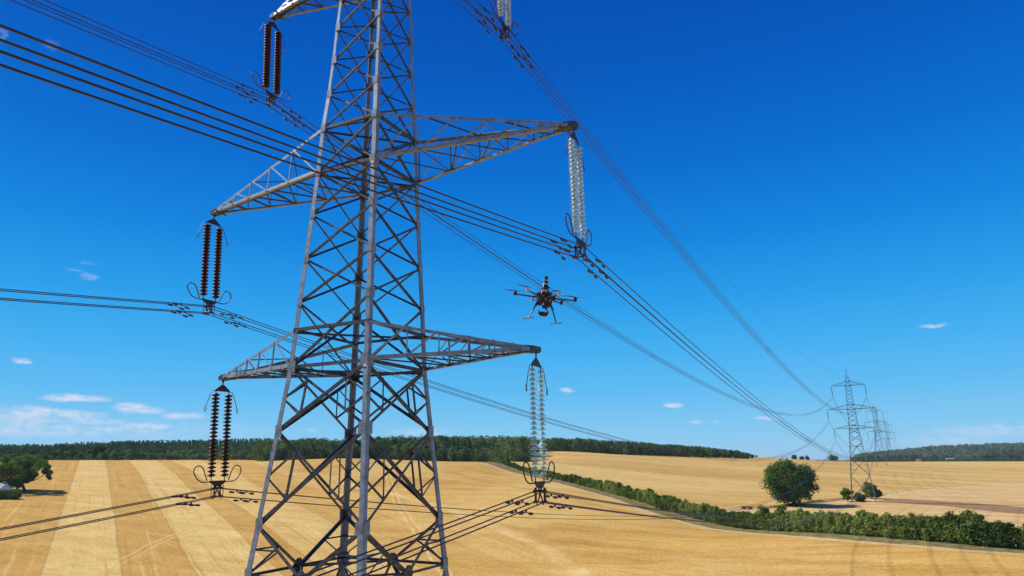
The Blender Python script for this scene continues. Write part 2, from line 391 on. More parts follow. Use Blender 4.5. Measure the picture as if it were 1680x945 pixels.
    bn = k.n('ShaderNodeBump'); bn.inputs['Strength'].default_value = .5; bn.inputs['Distance'].default_value = .5
    k.l(k.math('ADD', fn, k.math('MULTIPLY', s2, 2.)), bn.inputs['Height']); k.l(bn.outputs[0], b.inputs['Normal'])
    o = k.n('ShaderNodeOutputMaterial'); k.l(b.outputs[0], o.inputs[0]); return m
me.materials.append(groundmat())

# ------------------------------------------------------------------ the lattice tower (local z = height above its base)
Z0 = 28.0
LV = dict(h=-4.10, g2=-2.268, g1=1.303, bb=3.931, bt=5.509, b3=6.694, b2=8.662, b1=10.725, mb=12.782, mt=14.970, t2=16.768, t1=18.577, t0=20.389, ta=22.10, tb=23.72, tt=25.75, p=28.3, pk=31.2)
LW = dict(h=2.80, g2=2.625, g1=2.297, bb=2.055, bt=2.009, b3=1.938, b2=1.839, b1=1.742, mb=1.653, mt=1.591, t2=1.465, t1=1.380, t0=1.322, ta=1.25, tb=1.18, tt=1.08, p=.62, pk=.10)
LV.update(k1=-9.2, k2=-17., base=-28.0); LW.update(k1=3.27, k2=3.99, base=5.0)
def zz(k): return LV[k]+Z0
CORN = [(1,-1),(1,1),(-1,1),(-1,-1)]                       # near, right, far, left
def corner(k, i): return np.array([CORN[i%4][0]*LW[k], CORN[i%4][1]*LW[k], zz(k)])
TIPX = dict(m=10.2, b=8.33, t=7.10)
def make_tower():
    T = empty('transmission_tower')
    leg_levels = ['base','k2','k1','h','g2','g1','bb','b3','b2','b1','mb','mt','t2','t1','t0','ta','tb','tt','p','pk']
    for i in range(4):
        mb = MB(); sx, sy = CORN[i]
        for a, b in zip(leg_levels[:-1], leg_levels[1:]):
            w = .25 if zz(a) < 24 else (.21 if zz(a) < 44 else .15)
            mb.angle(corner(a, i), corner(b, i), (-sx,0,0), (0,-sy,0), w, .03)
            if a not in ('base',):       # gusset plates at each joint
                c = corner(a, i); g = .36 if zz(a) < 34 else .27
                mb.box(c+np.array([-sx*g/2, sy*.014, 0]), (g, .014, g*1.3)); mb.box(c+np.array([sx*.014, -sy*g/2, 0]), (.014, g, g*1.3))
        leg = mb.build('leg', M['steel'], T)
        f = MB(); f.lathe([(0,.35),(.34,.35),(.40,-.5),(0,-.5)], 12, (corner('base', i)[0], corner('base', i)[1], 0)); f.build('footing', M['concrete'], leg)
        if i in (2,):
            bm_ = MB(); bm_.tube([(0,0,0),(sx*.17,sy*.02,0),(sx*.175,sy*.02,.03)], .011, 5)
            z = zz('h')-2
            first = None
            while z < zz('pk')-1.5:
                ks = [k_ for k_ in leg_levels if zz(k_) <= z][-1]; kn = leg_levels[leg_levels.index(ks)+1]
                q = (z-zz(ks))/(zz(kn)-zz(ks)); c = corner(ks, i)*(1-q)+corner(kn, i)*q
                if first is None: first = bm_.build('step_bolt', M['steel2'], leg); ob = first
                else: ob = first.copy(); COL.objects.link(ob); ob.parent = leg
                ob.location = c; ob.rotation_euler.z = 0 if int(z/.42)%2 else -math.pi/2*(1 if sx*sy < 0 else -1)
                z += .42
    def face(i):
        """face between corner i and i+1: outward normal"""
        a, b = np.array(CORN[i%4], float), np.array(CORN[(i+1)%4], float); n = (a+b)/2; return np.array([n[0], n[1], 0.])/np.linalg.norm(n)
    def L(mb, a, b, n, w, flip=1, off=.0):
        a = np.array(a, float)-n*off; b = np.array(b, float)-n*off
        ax = b-a; sd = np.cross(n, ax); sd /= np.linalg.norm(sd)
        if sd[2] < 0: sd = -sd
        mb.angle(a-sd*w/2, b-sd*w/2, sd*flip if flip > 0 else sd, -n, w, .012)
    xlev = ['k2','k1'] 
    panels = [('g1','g2'),('bb','g1'),('b3','bb'),('b2','b3'),('b1','b2'),('mb','b1'),('mt','mb'),('t2','mt'),('t1','t2'),('t0','t1'),('ta','t0'),('tb','ta'),('tt','tb'),('p','tt')]
    for (hi, lo) in panels:
        for i in range(4):
            n = face(i); mb = MB(); a0, a1 = corner(lo, i), corner(hi, i); b0, b1 = corner(lo, i+1), corner(hi, i+1)
            w = .115 if hi in ('g1','bb') else (.09 if zz(hi) < 44 else .075)
            L(mb, a0, b1, n, w, 1, .03); L(mb, b0, a1, n, w, 1, .03+w+.01)
            if hi in ('g1','bb'):
                # redundant members in the two side triangles
                den = LW[hi]+LW[lo]; q = LW[lo]/den; X = a0+(b1-a0)*q
                for (c0, c1) in ((a0, a1), (b0, b1)):
                    mid = (c0+c1)/2; u0 = (c0+X)/2; u1 = (c1+X)/2
                    L(mb, mid, u0, n, .065, 1, .05); L(mb, mid, u1, n, .065, 1, .05); L(mb, u0, u1, n, .065, 1, .05)
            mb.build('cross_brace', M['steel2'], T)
    # lower K panels down to the ground
    for i in range(4):
        n = face(i); mb = MB()
        hm = (corner('h', i)+corner('h', i+1))/2
        L(mb, corner('g2', i), hm, n, .13, 1, .03); L(mb, corner('g2', i+1), hm, n, .13, 1, .03)
        L(mb, corner('h', i), hm, n, .10, 1, .05); L(mb, hm, corner('h', i+1), n, .10, 1, .05)
        mb.prism([(-.28,-.2),(.28,-.2),(.28,.1),(.12,.3),(-.12,.3),(-.28,.1)], .02, hm-n*.02, np.cross((0,0,1), n), (0,0,1), n)
        for s_ in (i, i+1):
            u0 = (corner('g2', s_)+hm)/2; mid = (corner('g2', s_)+corner('h', s_))/2
            L(mb, mid, u0, n, .06, 1, .06); L(mb, corner('h', s_), u0, n, .06, 1, .06)
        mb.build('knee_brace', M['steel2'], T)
        mb = MB()
        L(mb, hm, corner('k1', i), n, .13, 1, .03); L(mb, hm, corner('k1', i+1), n, .13, 1, .03)
        for s_ in (i, i+1):
            u0 = (hm+corner('k1', s_))/2; mid = (corner('h', s_)+corner('k1', s_))/2
            L(mb, mid, u0, n, .065, 1, .05); L(mb, corner('h', s_), u0, n, .065, 1, .05)
        L(mb, corner('k1', i), corner('k1', i+1), n, .1, 1, .05)
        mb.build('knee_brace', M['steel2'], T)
        for hi, lo in (('k1','k2'),('k2','base')):
            mb = MB(); L(mb, corner(lo, i), corner(hi, i+1), n, .13, 1, .03); L(mb, corner(lo, i+1), corner(hi, i), n, .13, 1, .17)
            q = LW[lo]/(LW[lo]+LW[hi]); X = corner(lo, i)+(corner(hi, i+1)-corner(lo, i))*q
            for s_ in (i, i+1):
                mid = (corner(lo, s_)+corner(hi, s_))/2
                for e in (lo, hi): L(mb, mid, (corner(e, s_)+X)/2, n, .07, 1, .05)
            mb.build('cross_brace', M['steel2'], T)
    # horizontal frames where the arms meet the body
    for kf, pl in (('bb',1),('bt',1),('mb',1),('mt',1),('tb',1),('tt',1),('h',0)):
        mb = MB()
        for i in range(4):
            if kf != 'h': L(mb, corner(kf, i), corner(kf, i+1), face(i), .13, 1, .02)
            else: L(mb, (corner(kf, i)+corner(kf, i+1))/2, (corner(kf, i+1)+corner(kf, i+2))/2, np.array([0,0,1.]) if False else face(i), .09, 1, .1)
        if pl:
            mb.angle(corner(kf, 0)*[.98,.98,1], corner(kf, 2)*[.98,.98,1], (1,1,0), (0,0,-1), .08); mb.angle(corner(kf, 1)*[.98,.98,1]+[0,0,-.1], corner(kf, 3)*[.98,.98,1]+[0,0,-.1], (1,-1,0), (0,0,-1), .08)
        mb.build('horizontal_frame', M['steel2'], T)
    # the six cross arms
    for (nm, kb, kt) in (('b','bb','bt'),('m','mb','mt'),('t','tb','tt')):
        for s_ in (1, -1):
            tip = np.array([s_*TIPX[nm], 0, zz(kb)+.10])
            arm = empty('cross_arm', (0,0,0), T)
            rb = [np.array([s_*LW[kb], y_*LW[kb], zz(kb)]) for y_ in (-1,1)]; rt_ = [np.array([s_*LW[kt], y_*LW[kt], zz(kt)]) for y_ in (-1,1)]
            tb_ = [tip+np.array([-s_*.12, y_*.16, 0]) for y_ in (-1,1)]; tt_ = [tip+np.array([-s_*.12, y_*.13, .16]) for y_ in (-1,1)]
            for j, y_ in enumerate((-1,1)):
                mb = MB(); mb.angle(rb[j], tb_[j], (0,-y_,0), (0,0,1), .15, .016); mb.build('lower_chord', M['steel'], arm)
                mb = MB(); mb.angle(rt_[j], tt_[j], (0,-y_,0), (0,0,-1), .13, .014); mb.build('upper_chord', M['steel'], arm)
            fr = [.24,.44,.62,.78,.90] if nm != 't' else [.27,.5,.7,.87]
            pts = [0.]+fr
            P_ = lambda A_, B_, q: A_+(B_-A_)*q
            for j, y_ in enumerate((-1,1)):
                n = np.array([0, y_, 0.]); mb = MB()
                for a_, b_ in zip(pts[:-1], pts[1:]):
                    mb.angle(P_(rb[j], tb_[j], b_), P_(rt_[j], tt_[j], b_), (s_,0,0), -n, .055, .008)
                    mb.angle(P_(rb[j], tb_[j], a_), P_(rt_[j], tt_[j], b_), (0,0,1), -n, .06, .008)
                mb.build('side_bracing', M['steel'], arm)
            mb = MB()
            for kq, (a_, b_) in enumerate(zip(pts[:-1], pts[1:])):
                p0, p1, q0, q1 = P_(rb[0], tb_[0], a_), P_(rb[0], tb_[0], b_), P_(rb[1], tb_[1], a_), P_(rb[1], tb_[1], b_)
                dz = np.array([0,0,.02])
                mb.angle(p0+dz, q1+dz, (s_,0,0), (0,0,1), .065, .008)
                if kq < 3: mb.angle(q0-dz*0+[0,0,.10], p1+[0,0,.10], (s_,0,0), (0,0,1), .065, .008)
                if kq: mb.angle(p0+dz*2, q0+dz*2, (s_,0,0), (0,0,1), .06, .008)
                u0, u1, v0, v1 = P_(rt_[0], tt_[0], a_), P_(rt_[0], tt_[0], b_), P_(rt_[1], tt_[1], a_), P_(rt_[1], tt_[1], b_)
                if kq > 0: mb.angle(u0 if kq%2 else v0, v1 if kq%2 else u1, (s_,0,0), (0,0,-1), .05, .008)
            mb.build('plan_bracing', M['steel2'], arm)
            mb = MB()
            for y_ in (-1,1):
                mb.prism([(-.60,-.02),(.06,-.08),(.14,.0),(.14,.13),(.0,.18),(-.40,.24)], .018, tip+np.array([0, y_*.165, 0]), (s_,0,0), (0,0,1), (0,1,0))
            mb.box(tip+np.array([s_*.13,0,.06]), (.02,.33,.16)); mb.box(tip+np.array([-s_*.15,0,-.03]), (.62,.30,.03))
            mb.beam(tip+np.array([-s_*.55,-.42,.0]), tip+np.array([-s_*.35,.42,.0]), .09, .05); mb.beam(tip+np.array([-s_*.85,-.30,.04]), tip+np.array([-s_*.6,.30,.04]), .07, .04)
            mb.build('tip_plate', M['steel2'], arm)
    # peak cap
    mb = MB(); mb.box((0,0,zz('pk')+.05), (.32,.32,.14)); mb.beam((0,-.3,zz('pk')+.14), (0,.3,zz('pk')+.14), .1, .08); mb.build('peak_cap', M['steel2'], T)
    # circuit identification plates on the near leg
    for (ka, dz_) in (('mb',-.35),('bb',-.38)):
        z = LV[ka]+dz_; q = .0
        c = corner(ka, 0)
        pl = MB(); pl.box(c+np.array([-.11,-.022,dz_-.0]), (.15,.008,.42)); o = pl.build('marker_plate', M['white'], T)
        st = MB()
        for e in (-.10, .06): st.box(c+np.array([-.11,-.030,dz_+e]), (.15,.005,.055))
        st.build('marker_stripe', M['black'], o)
    return T
tower = make_tower()
tag(tower, 'large steel lattice transmission tower in the foreground that fills the middle of the view', 'pylon', 'lattice towers carrying the line')
HEAD = 18.9935/329.195
far_spec = []
q2 = np.array([18.9935, 329.195, 0]); 
q3 = ground_at(1447, 640); q4 = ground_at(1461.5, 950)
tw_loc = [np.array([0,0,0.]), np.array([q2[0], q2[1], 8.785]), q3+[0,0,-.2], q4+[0,0,-.2]]
tw_lab = [None, 'mid distance lattice pylon with three pairs of arms standing in bushes behind the hedge',
          'smaller pylon seen second along the line, its feet in the open far field',
          'smallest and farthest lattice pylon of the line at the horizon']
towers = [tower]
for i in (1,2,3):
    c = copy_tree(tower, None, skip=('step_bolt','marker_plate','marker_stripe','footing')); c.location = Vector(tw_loc[i].tolist())
    dd = tw_loc[i]-tw_loc[i-1]; c.rotation_euler.z = -math.atan2(dd[0], dd[1])*(.3 if i == 1 else .8)
    c['label'] = tw_lab[i]; towers.append(c)

# ------------------------------------------------------------------ insulator assemblies
GAP = .74   # between the twin strings
def make_disc(kind):
    mb = MB()
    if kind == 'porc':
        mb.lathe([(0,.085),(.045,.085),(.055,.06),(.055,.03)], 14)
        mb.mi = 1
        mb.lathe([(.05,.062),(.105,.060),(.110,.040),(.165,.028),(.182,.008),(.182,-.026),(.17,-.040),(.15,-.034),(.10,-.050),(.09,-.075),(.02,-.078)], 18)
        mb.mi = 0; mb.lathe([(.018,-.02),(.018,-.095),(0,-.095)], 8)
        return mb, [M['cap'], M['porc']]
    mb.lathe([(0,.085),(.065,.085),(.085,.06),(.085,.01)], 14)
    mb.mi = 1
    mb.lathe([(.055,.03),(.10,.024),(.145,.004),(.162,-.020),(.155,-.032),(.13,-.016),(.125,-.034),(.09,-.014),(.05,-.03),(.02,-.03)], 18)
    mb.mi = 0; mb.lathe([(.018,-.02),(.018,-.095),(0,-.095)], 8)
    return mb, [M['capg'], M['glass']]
ND = 22; PITCH = .176
def make_assembly(kind):
    A = empty('insulator_assembly')
    mb = MB(); mb.tube([(0,0,.12),(0,0,-.30)], .03, 8)
    mb.tube([(0,.06*math.cos(a),-.02+.09*math.sin(a)) for a in np.linspace(0,2*math.pi,13)[:-1]], .018, 6, closed=True)
    mb.build('shackle', M['fit'], A)
    mb = MB(); g = GAP/2
    mb.prism([(-g-.06,-.55),(g+.06,-.55),(g+.06,-.49),(.09,-.24),(-.09,-.24),(-g-.06,-.49)], .03, (0,0,0), (0,1,0), (0,0,1), (1,0,0))
    mb.build('top_yoke', M['fit'], A)
    top = -.74
    for y_ in (-1,1):
        mb = MB(); mb.tube([(0,y_*g,-.50),(0,y_*g,top+.08)], .022, 8); mb.tube([(0,y_*g,top-ND*PITCH+.09),(0,y_*g,top-ND*PITCH-.10)], .022, 8)
        s = mb.build('insulator_string', M['fit'], A)
        dm, mats = make_disc(kind); d0 = dm.build('insulator_disc', mats, s, smooth=True)
        for k in range(ND):
            o = d0 if k == 0 else d0.copy()
            if k: COL.objects.link(o); o.parent = s
            o.location = (0, y_*g, top-k*PITCH); o.rotation_euler = (random.gauss(0,.025), random.gauss(0,.025), random.random()*6)
        # upper arcing horn: bent rod with an open loop at its end
        mb = MB(); mb.tube([(0,y_*g,-.56),(0,y_*(g+.18),-.54),(0,y_*(g+.30),-.70),(0,y_*(g+.52),-1.28)], .016, 6)
        lc = (g+.55, -1.42)
        mb.tube([(0,y_*(lc[0]+.05*math.cos(a)), lc[1]+.13*math.sin(a)) for a in np.linspace(0,2*math.pi,12)[:-1]], .014, 5, closed=True)
        mb.build('arcing_horn', M['fit'], A)
        # lower racket-shaped ring
        zb = top-ND*PITCH-.12
        pts = [(y_*.12,zb),(y_*(g+.10),zb),(y_*(g+.42),zb+.00),(y_*(g+.62),zb+.06),(y_*(g+.82),zb+.24),(y_*(g+.93),zb+.48),(y_*(g+.86),zb+.66),(y_*(g+.68),zb+.72),(y_*(g+.50),zb+.66),(y_*(g+.38),zb+.48),(y_*(g+.27),zb+.22),(y_*(g+.18),zb+.03)]
        dense = []
        P2 = [pts[0]]+pts+[pts[-1]]
        for a in range(1, len(P2)-2):
            for q in np.linspace(0,1,5)[:-1]:
                p0, p1, p2, p3 = [np.array(P2[a+e]) for e in (-1,0,1,2)]
                dense.append(.5*((2*p1)+(-p0+p2)*q+(2*p0-5*p1+4*p2-p3)*q*q+(-p0+3*p1-3*p2+p3)*q**3))
        mb = MB(); mb.tube([(y_*0.03, p[0], p[1]) for p in dense], .026, 7); mb.build('arcing_ring', M['fit'], A, smooth=True)
    zb = top-ND*PITCH-.12
    mb = MB()
    mb.prism([(-g-.08,.05),(g+.08,.05),(g+.08,-.02),(.14,-.20),(-.14,-.20),(-g-.08,-.02)], .035, (0,0,zb), (0,1,0), (0,0,1), (1,0,0))
    mb.build('bottom_yoke', M['fit'], A)
    # hanger frame: two crossed links and a cage down to the four clamps
    mb = MB(); zc = -5.20
    for y_ in (-1,1): mb.beam((0.02*y_, y_*.10, zb-.15), (-.02*y_, -y_*.16, zc-.18), .05, .035, (1,0,0))
    mb.beam((0,-.19,zc+.18),(0,.19,zc+.18), .05, .04); 
    for x_ in (-1,1):
        mb.beam((x_*.19,0,zc+.22),(x_*.19,0,zc-.20), .05, .05, (1,0,0)); 
    mb.beam((-.19,0,zc+.20),(.19,0,zc+.20), .05, .05, (0,1,0)); mb.beam((-.19,0,zc-.19),(.19,0,zc-.19), .045, .045, (0,1,0))
    mb.build('hanger_frame', M['fit'], A)
    for y_ in (-1,1):
        mb = MB(); mb.tube([(0,y_*.30,zb),(0,y_*.33,zb-.25),(0,y_*.33,zc-.22),(0,y_*.24,zc-.30),(0,y_*.14,zc-.24)], .017, 6); mb.build('arcing_horn', M['fit'], A)
    for x_ in (-1,1):
        for z_ in (-1,1):
            mb = MB(); cz = zc+z_*.18
            mb.tube([(x_*.19,-.17,cz-.035),(x_*.19,-.09,cz),(x_*.19,.09,cz),(x_*.19,.17,cz-.035)], [.03,.05,.05,.03], 8)
            mb.box((x_*.19,0,cz+.06), (.04,.09,.12))
            mb.build('suspension_clamp', M['fit'], A)
    return A
SW = {('m',1):-.012, ('b',1):-.010, ('t',1):-.012, ('m',-1):-.066, ('b',-1):-.060, ('t',-1):-.070}
lab_i = {('t',-1):'pair of dark brown insulator strings hanging from the left tip of the top crossarm',
 ('m',-1):'pair of dark brown insulator strings hanging from the left tip of the middle crossarm',
 ('b',-1):'pair of dark maroon insulator strings under the left bottom crossarm, seen partly against the stubble',
 ('t',1):'pair of pale glass insulator strings cut off by the top edge of the picture',
 ('m',1):'pair of pale green glass insulator strings hanging from the long right middle crossarm',
 ('b',1):'pair of clear glass insulator strings hanging from the right tip of the bottom crossarm'}
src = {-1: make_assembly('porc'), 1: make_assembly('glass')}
used = {-1: False, 1: False}; DROP = {('t',1): .45}
KB = dict(m='mb', b='bb', t='tb')
def tip_of(i, a, s_):
    T = towers[i]; Mx = Matrix.Translation(T.location) @ T.rotation_euler.to_matrix().to_4x4()
    return np.array(Mx @ Vector((s_*TIPX[a], 0, zz(KB[a])+.05)))
def simple_assembly(kind):
    """the same strings with the parts that still show at a distance"""
    return copy_tree(src[kind], None, skip=('insulator_disc','suspension_clamp','arcing_horn','arcing_ring','shackle'))
farstr = {}
for (a, s_) in SW:
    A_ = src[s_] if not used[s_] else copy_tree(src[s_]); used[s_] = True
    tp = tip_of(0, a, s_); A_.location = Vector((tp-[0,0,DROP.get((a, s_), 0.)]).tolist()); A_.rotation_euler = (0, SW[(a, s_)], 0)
    if (a, s_) in DROP:
        mb = MB(); mb.tube([(0,0,.10),(0,0,DROP[(a, s_)]+.12)], .03, 8); mb.build('extension_link', M['fit'], A_)
    tag(A_, lab_i[(a, s_)], 'insulator', 'insulator strings on the foreground pylon')
# far strings: one mesh column for the two strings, sheds as ribs
def far_assembly():
    A = empty('insulator_assembly')
    mb = MB(); mb.prism([(-.4,-.55),(.4,-.55),(.08,-.2),(-.08,-.2)], .05, (0,0,0), (0,1,0), (0,0,1), (1,0,0)); mb.build('top_yoke', M['fit'], A)
    for y_ in (-1,1):
        mb = MB(); prof = [(0,-.6)]
        for k in range(ND): z = -.70-k*PITCH; prof += [(.06,z+.08),(.19,z),(.06,z-.03)]
        prof += [(0,-4.7)]; mb.lathe(prof, 8, (0,y_*.3,0)); mb.build('insulator_string', M['porc'], A)
    mb = MB(); mb.prism([(-.6,-4.7),(.6,-4.7),(.15,-5.35),(-.15,-5.35)], .06, (0,0,0), (0,1,0), (0,0,1), (1,0,0)); mb.build('bottom_yoke', M['fit'], A)
    return A
far0 = far_assembly(); first = True
nm_arm = dict(t='top', m='middle', b='bottom'); nm_t = ['', 'the mid distance pylon', 'the second far pylon', 'the farthest pylon']
for i in (1,2,3):
    for (a, s_) in SW:
        A_ = far0 if first else copy_tree(far0); first = False
        A_.location = Vector(tip_of(i, a, s_).tolist()); A_.rotation_euler = (0, 0, towers[i].rotation_euler.z)
        tag(A_, 'thin insulator string under the %s end of the %s arm of %s' % ('left' if s_ < 0 else 'right', nm_arm[a], nm_t[i]), 'insulator', 'insulator strings on the far pylons')

# ------------------------------------------------------------------ conductors: one tube per wire, sagging from tower to tower
def att(i, a, s_):
    T = tip_of(i, a, s_)
    if i == 0:
        th = SW[(a, s_)]; return T+np.array([-5.20*math.sin(th), 0, -5.20*math.cos(th)-DROP.get((a, s_), 0.)])
    return T+np.array([0,0,-5.3])
def catenary(p, q, slope0, n):
    """parabola from p to q that leaves p with the given slope"""
    L = math.hypot(q[0]-p[0], q[1]-p[1]); dz = q[2]-p[2]; k = (dz-slope0*L)/L**2; out = []
    for u in n: s = u*L; out.append(p+(q-p)*u*[1,1,0]+np.array([0,0,slope0*s+k*s*s]))
    return out
us = [0,.004,.01,.02,.035,.05,.07,.1,.13,.17,.21,.26,.31,.37,.43,.5,.57,.64,.71,.78,.85,.91,.96,1.]
wl = {('t',-1):'under the left end of the top crossarm', ('m',-1):'under the left end of the middle crossarm', ('b',-1):'under the left end of the bottom crossarm',
      ('t',1):'sweeping from the top edge down the sky', ('m',1):'under the right tip of the middle crossarm', ('b',1):'under the right tip of the bottom crossarm'}
hd = np.array([HEAD, 1., 0]); hd /= np.linalg.norm(hd)
def damper(parent, p, d):
    mb = MB(); d = d/np.linalg.norm(d)
    a, b = p-d*.32+[0,0,-.11], p+d*.32+[0,0,-.11]
    mb.tube([a, p+[0,0,-.075], b], .012, 5); mb.box(p+[0,0,-.04], (.05,.06,.10))
    o = mb.build('vibration_damper', M['fit'], parent)
    for e, sgn in ((a,-1),(b,1)):
        w_ = MB(); w_.tube([e-d*.13, e-d*.03, e+d*.13], [.030,.052,.042], 8); w_.build('damper_weight', M['fit'], o)
for (a, s_) in SW:
    A0, A1, A2, A3 = [att(i, a, s_) for i in range(4)]
    back = A0+np.array([-hd[0]*170, -hd[1]*170, 0]); 
    bpts = []
    for dist in (170,140,110,85,65,50,40,32,26,21,17,13.5,10.5,8,6,4.4,3,2,1.2,.6):
        bpts.append(A0-hd*dist+np.array([0,0,-.125*dist+.00040*dist**2]))
    fpts = catenary(A0, A1, -.118, us)
    s1 = catenary(A1, A2, -.13, us[::2]+[1.]); s2 = catenary(A2, A3, -.13, us[::3]+[1.])
    A4 = A3+(A3-A2)*1.0+np.array([0,0,-6.]); s3 = catenary(A3, A4, -.12, us[::4]+[1.])
    line = bpts+fpts+s1[1:]+s2[1:]+s3[1:]
    cl = [line[0]]
    for p in line[1:]:
        if np.linalg.norm(p-cl[-1]) > .05: cl.append(p)
    for x_ in (-1,1):
        for z_ in (-1,1):
            off = np.array([x_*.19, 0, z_*.18])
            mb = MB(); mb.tube([p+off for p in cl], .021, 6)
            wv = mb.build('conductor_wire', M['wire'], None, smooth=True)
            tag(wv, ('upper' if z_ > 0 else 'lower')+(' right' if x_ > 0 else ' left')+' of four dark wires '+wl[(a, s_)], 'power line', 'four wires of the bundle '+wl[(a, s_)])
            for sgn, dd, sl in ((-1, 1.55+.12*z_, .125), (1, 1.5-.14*z_+.1*x_, -.118)):
                p = A0+off+hd*sgn*dd+np.array([0,0,(-.125 if sgn < 0 else -.118)*dd]); damper(wv, p, hd*1.+np.array([0,0,-sl if sgn < 0 else sl])*1.)
    # spacers holding the bundle apart
    L01 = math.hypot(*(A1-A0)[:2])
    for n_, dist in enumerate((62, 165, 262)):
        c = catenary(A0, A1, -.118, [dist/L01])[0]; mb = MB()
        for p_, q_ in (((-.19,-.18),(.19,-.18)),((.19,-.18),(.19,.18)),((.19,.18),(-.19,.18)),((-.19,.18),(-.19,-.18))):
            mb.beam((p_[0],0,p_[1]),(q_[0],0,q_[1]),   .025, .03, (0,1,0))
        for x_ in (-1,1):
            for z_ in (-1,1): mb.tube([(x_*.19,-.06,z_*.18),(x_*.19,.06,z_*.18)], .034, 8)
        o = mb.build('bundle_spacer', M['fit'], None); o.location = Vector(c.tolist())
        tag(o, ['nearest','middle','farthest'][n_]+' spacer on the wires '+wl[(a, s_)], 'spacer', 'spacers on the bundle '+wl[(a, s_)])
# earth wire over the peaks
pk = [np.array(Matrix.Translation(T.location) @ Vector((0,0,zz('pk')+.2))) for T in towers]
line = [pk[0]-hd*dist+np.array([0,0,-.10*dist+.0003*dist**2]) for dist in (170,120,80,50,30,15,5)]+catenary(pk[0], pk[1], -.095, us)+catenary(pk[1], pk[2], -.1, us[::2]+[1.])[1:]+catenary(pk[2], pk[3], -.1, us[::3]+[1.])[1:]
cl = [line[0]]
for p in line[1:]:
    if np.linalg.norm(p-cl[-1]) > .05: cl.append(p)
mb = MB(); mb.tube(cl, .016, 6); tag(mb.build('earth_wire', M['wire'], None, smooth=True), 'single thin earth wire running to the peak of the mid distance pylon', 'power line')

# ------------------------------------------------------------------ vegetation
def unit(n): v = rng.normal(size=(n,3)); return v/np.linalg.norm(v, axis=1)[:,None]
def leaf_arrays(C_, Rr, per, size, tint, up=.25, shell=(.72,1.05)):
    """leaf clusters: small quads over the surface of every clump"""
    C_ = np.asarray(C_, float); N = len(C_); Rr = np.asarray(Rr, float)
    if Rr.ndim == 1: Rr = np.stack([Rr]*3, 1)
    n = N*per; idx = np.repeat(np.arange(N), per)
    d = unit(n); d[:,2] += up*rng.random(n); d /= np.linalg.norm(d, axis=1)[:,None]
    rad = rng.uniform(shell[0], shell[1], n)
    c = C_[idx]+d*Rr[idx]*rad[:,None]
    nr = d+np.array([0,0,.2])+.62*unit(n); nr /= np.linalg.norm(nr, axis=1)[:,None]
    a = np.cross(nr, unit(n)); a /= np.linalg.norm(a, axis=1)[:,None]; b = np.cross(nr, a)
    sz = (np.asarray(size)*np.ones(N))[idx]*rng.uniform(.55,1.25,n)
    a *= sz[:,None]; b *= (sz*rng.uniform(.5,.9,n))[:,None]
    V = np.stack([c-a, c-b*.9, c+a, c+b*.9], 1).reshape(-1,3)
    t = (np.asarray(tint)*np.ones(N))[idx]+rng.normal(0,.10,n)
    return V, np.repeat(t, 4)
def leaf_obj(name, parts, mat, parent=None):
    V = np.concatenate([p[0] for p in parts]); T = np.concatenate([p[1] for p in parts]); nq = len(V)//4
    me = bpy.data.meshes.new(name); me.vertices.add(len(V)); me.vertices.foreach_set('co', V.ravel().astype(np.float32))
    me.loops.add(nq*4); me.loops.foreach_set('vertex_index', np.arange(nq*4, dtype=np.int32))
    me.polygons.add(nq); me.polygons.foreach_set('loop_start', np.arange(0, nq*4, 4, dtype=np.int32)); me.update(calc_edges=True)
    a = me.attributes.new('tint', 'FLOAT', 'POINT'); a.data.foreach_set('value', T.astype(np.float32))
    me.materials.append(mat); o = bpy.data.objects.new(name, me); COL.objects.link(o); o.parent = parent; return o
def crown_clumps(c, r, n, rc, squash=.85, low=-.75):
    """clump centres filling an ellipsoid crown"""
    c = np.array(c, float); r = np.array(r, float)*np.ones(3); out = []
    while len(out) < n:
        d = unit(1)[0]; q = random.uniform(.45,.86)
        if d[2]*q < low: continue
        out.append(c+d*r*q)
    return np.array(out), np.array([[random.uniform(*rc)]*2+[0] for _ in range(n)])
def trunk_mesh(name, base, top, r0, r1, parent, limbs=(), bend=.3):
    mb = MB(); base = np.array(base, float); top = np.array(top, float); L = np.linalg.norm(top-base); pts = []
    for i in range(7):
        q = i/6; pts.append(base+(top-base)*q+np.array([math.sin(q*3)*bend, math.sin(q*4+1)*bend*.6-math.sin(1)*bend*.6, 0]))
    mb.tube(pts, [r0*1.35]+[r0+(r1-r0)*i/6 for i in range(1,7)], 9)
    for l in limbs:
        l = np.array(l, float); s = pts[random.choice((2,3,4))]; m = (s+l)/2+np.array([0,0,-.08*np.linalg.norm(l-s)])
        mb.tube([s, (s+m)/2, m, l], [r1*1.1, r1*.9, r1*.65, r1*.25], 6)
    return mb.build(name, M['bark'], parent, smooth=True)
def tree(base, h, rx, n=40, per=110, leaf=.42, mat='oak', label='', cat='tree', group=None, name='broadleaf_tree', skirt=.12, tint=.5, clumps=None):
    T = empty(name, base); b = np.zeros(3)
    if clumps is None:
        cz = h*(skirt+1)/2; rz = h*(1-skirt)/2
        C_, Rr = crown_clumps((0,0,cz), (rx*.84, rx*.84, rz*.84), n, (rx*.24, rx*.42)); Rr[:,2] = Rr[:,0]*.8
    else: C_, Rr = clumps
    tn = tint+rng.normal(0,.10,len(C_))
    trunk_mesh('trunk', (0,0,-.3), (0,0,h*.6), max(.12, h*.028), h*.012, T, [C_[i] for i in range(0, len(C_), max(1, len(C_)//8))], bend=h*.01)
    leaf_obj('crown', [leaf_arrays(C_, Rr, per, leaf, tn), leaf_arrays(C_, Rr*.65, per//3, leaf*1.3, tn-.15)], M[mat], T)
    tag(T, label, cat, group); return T

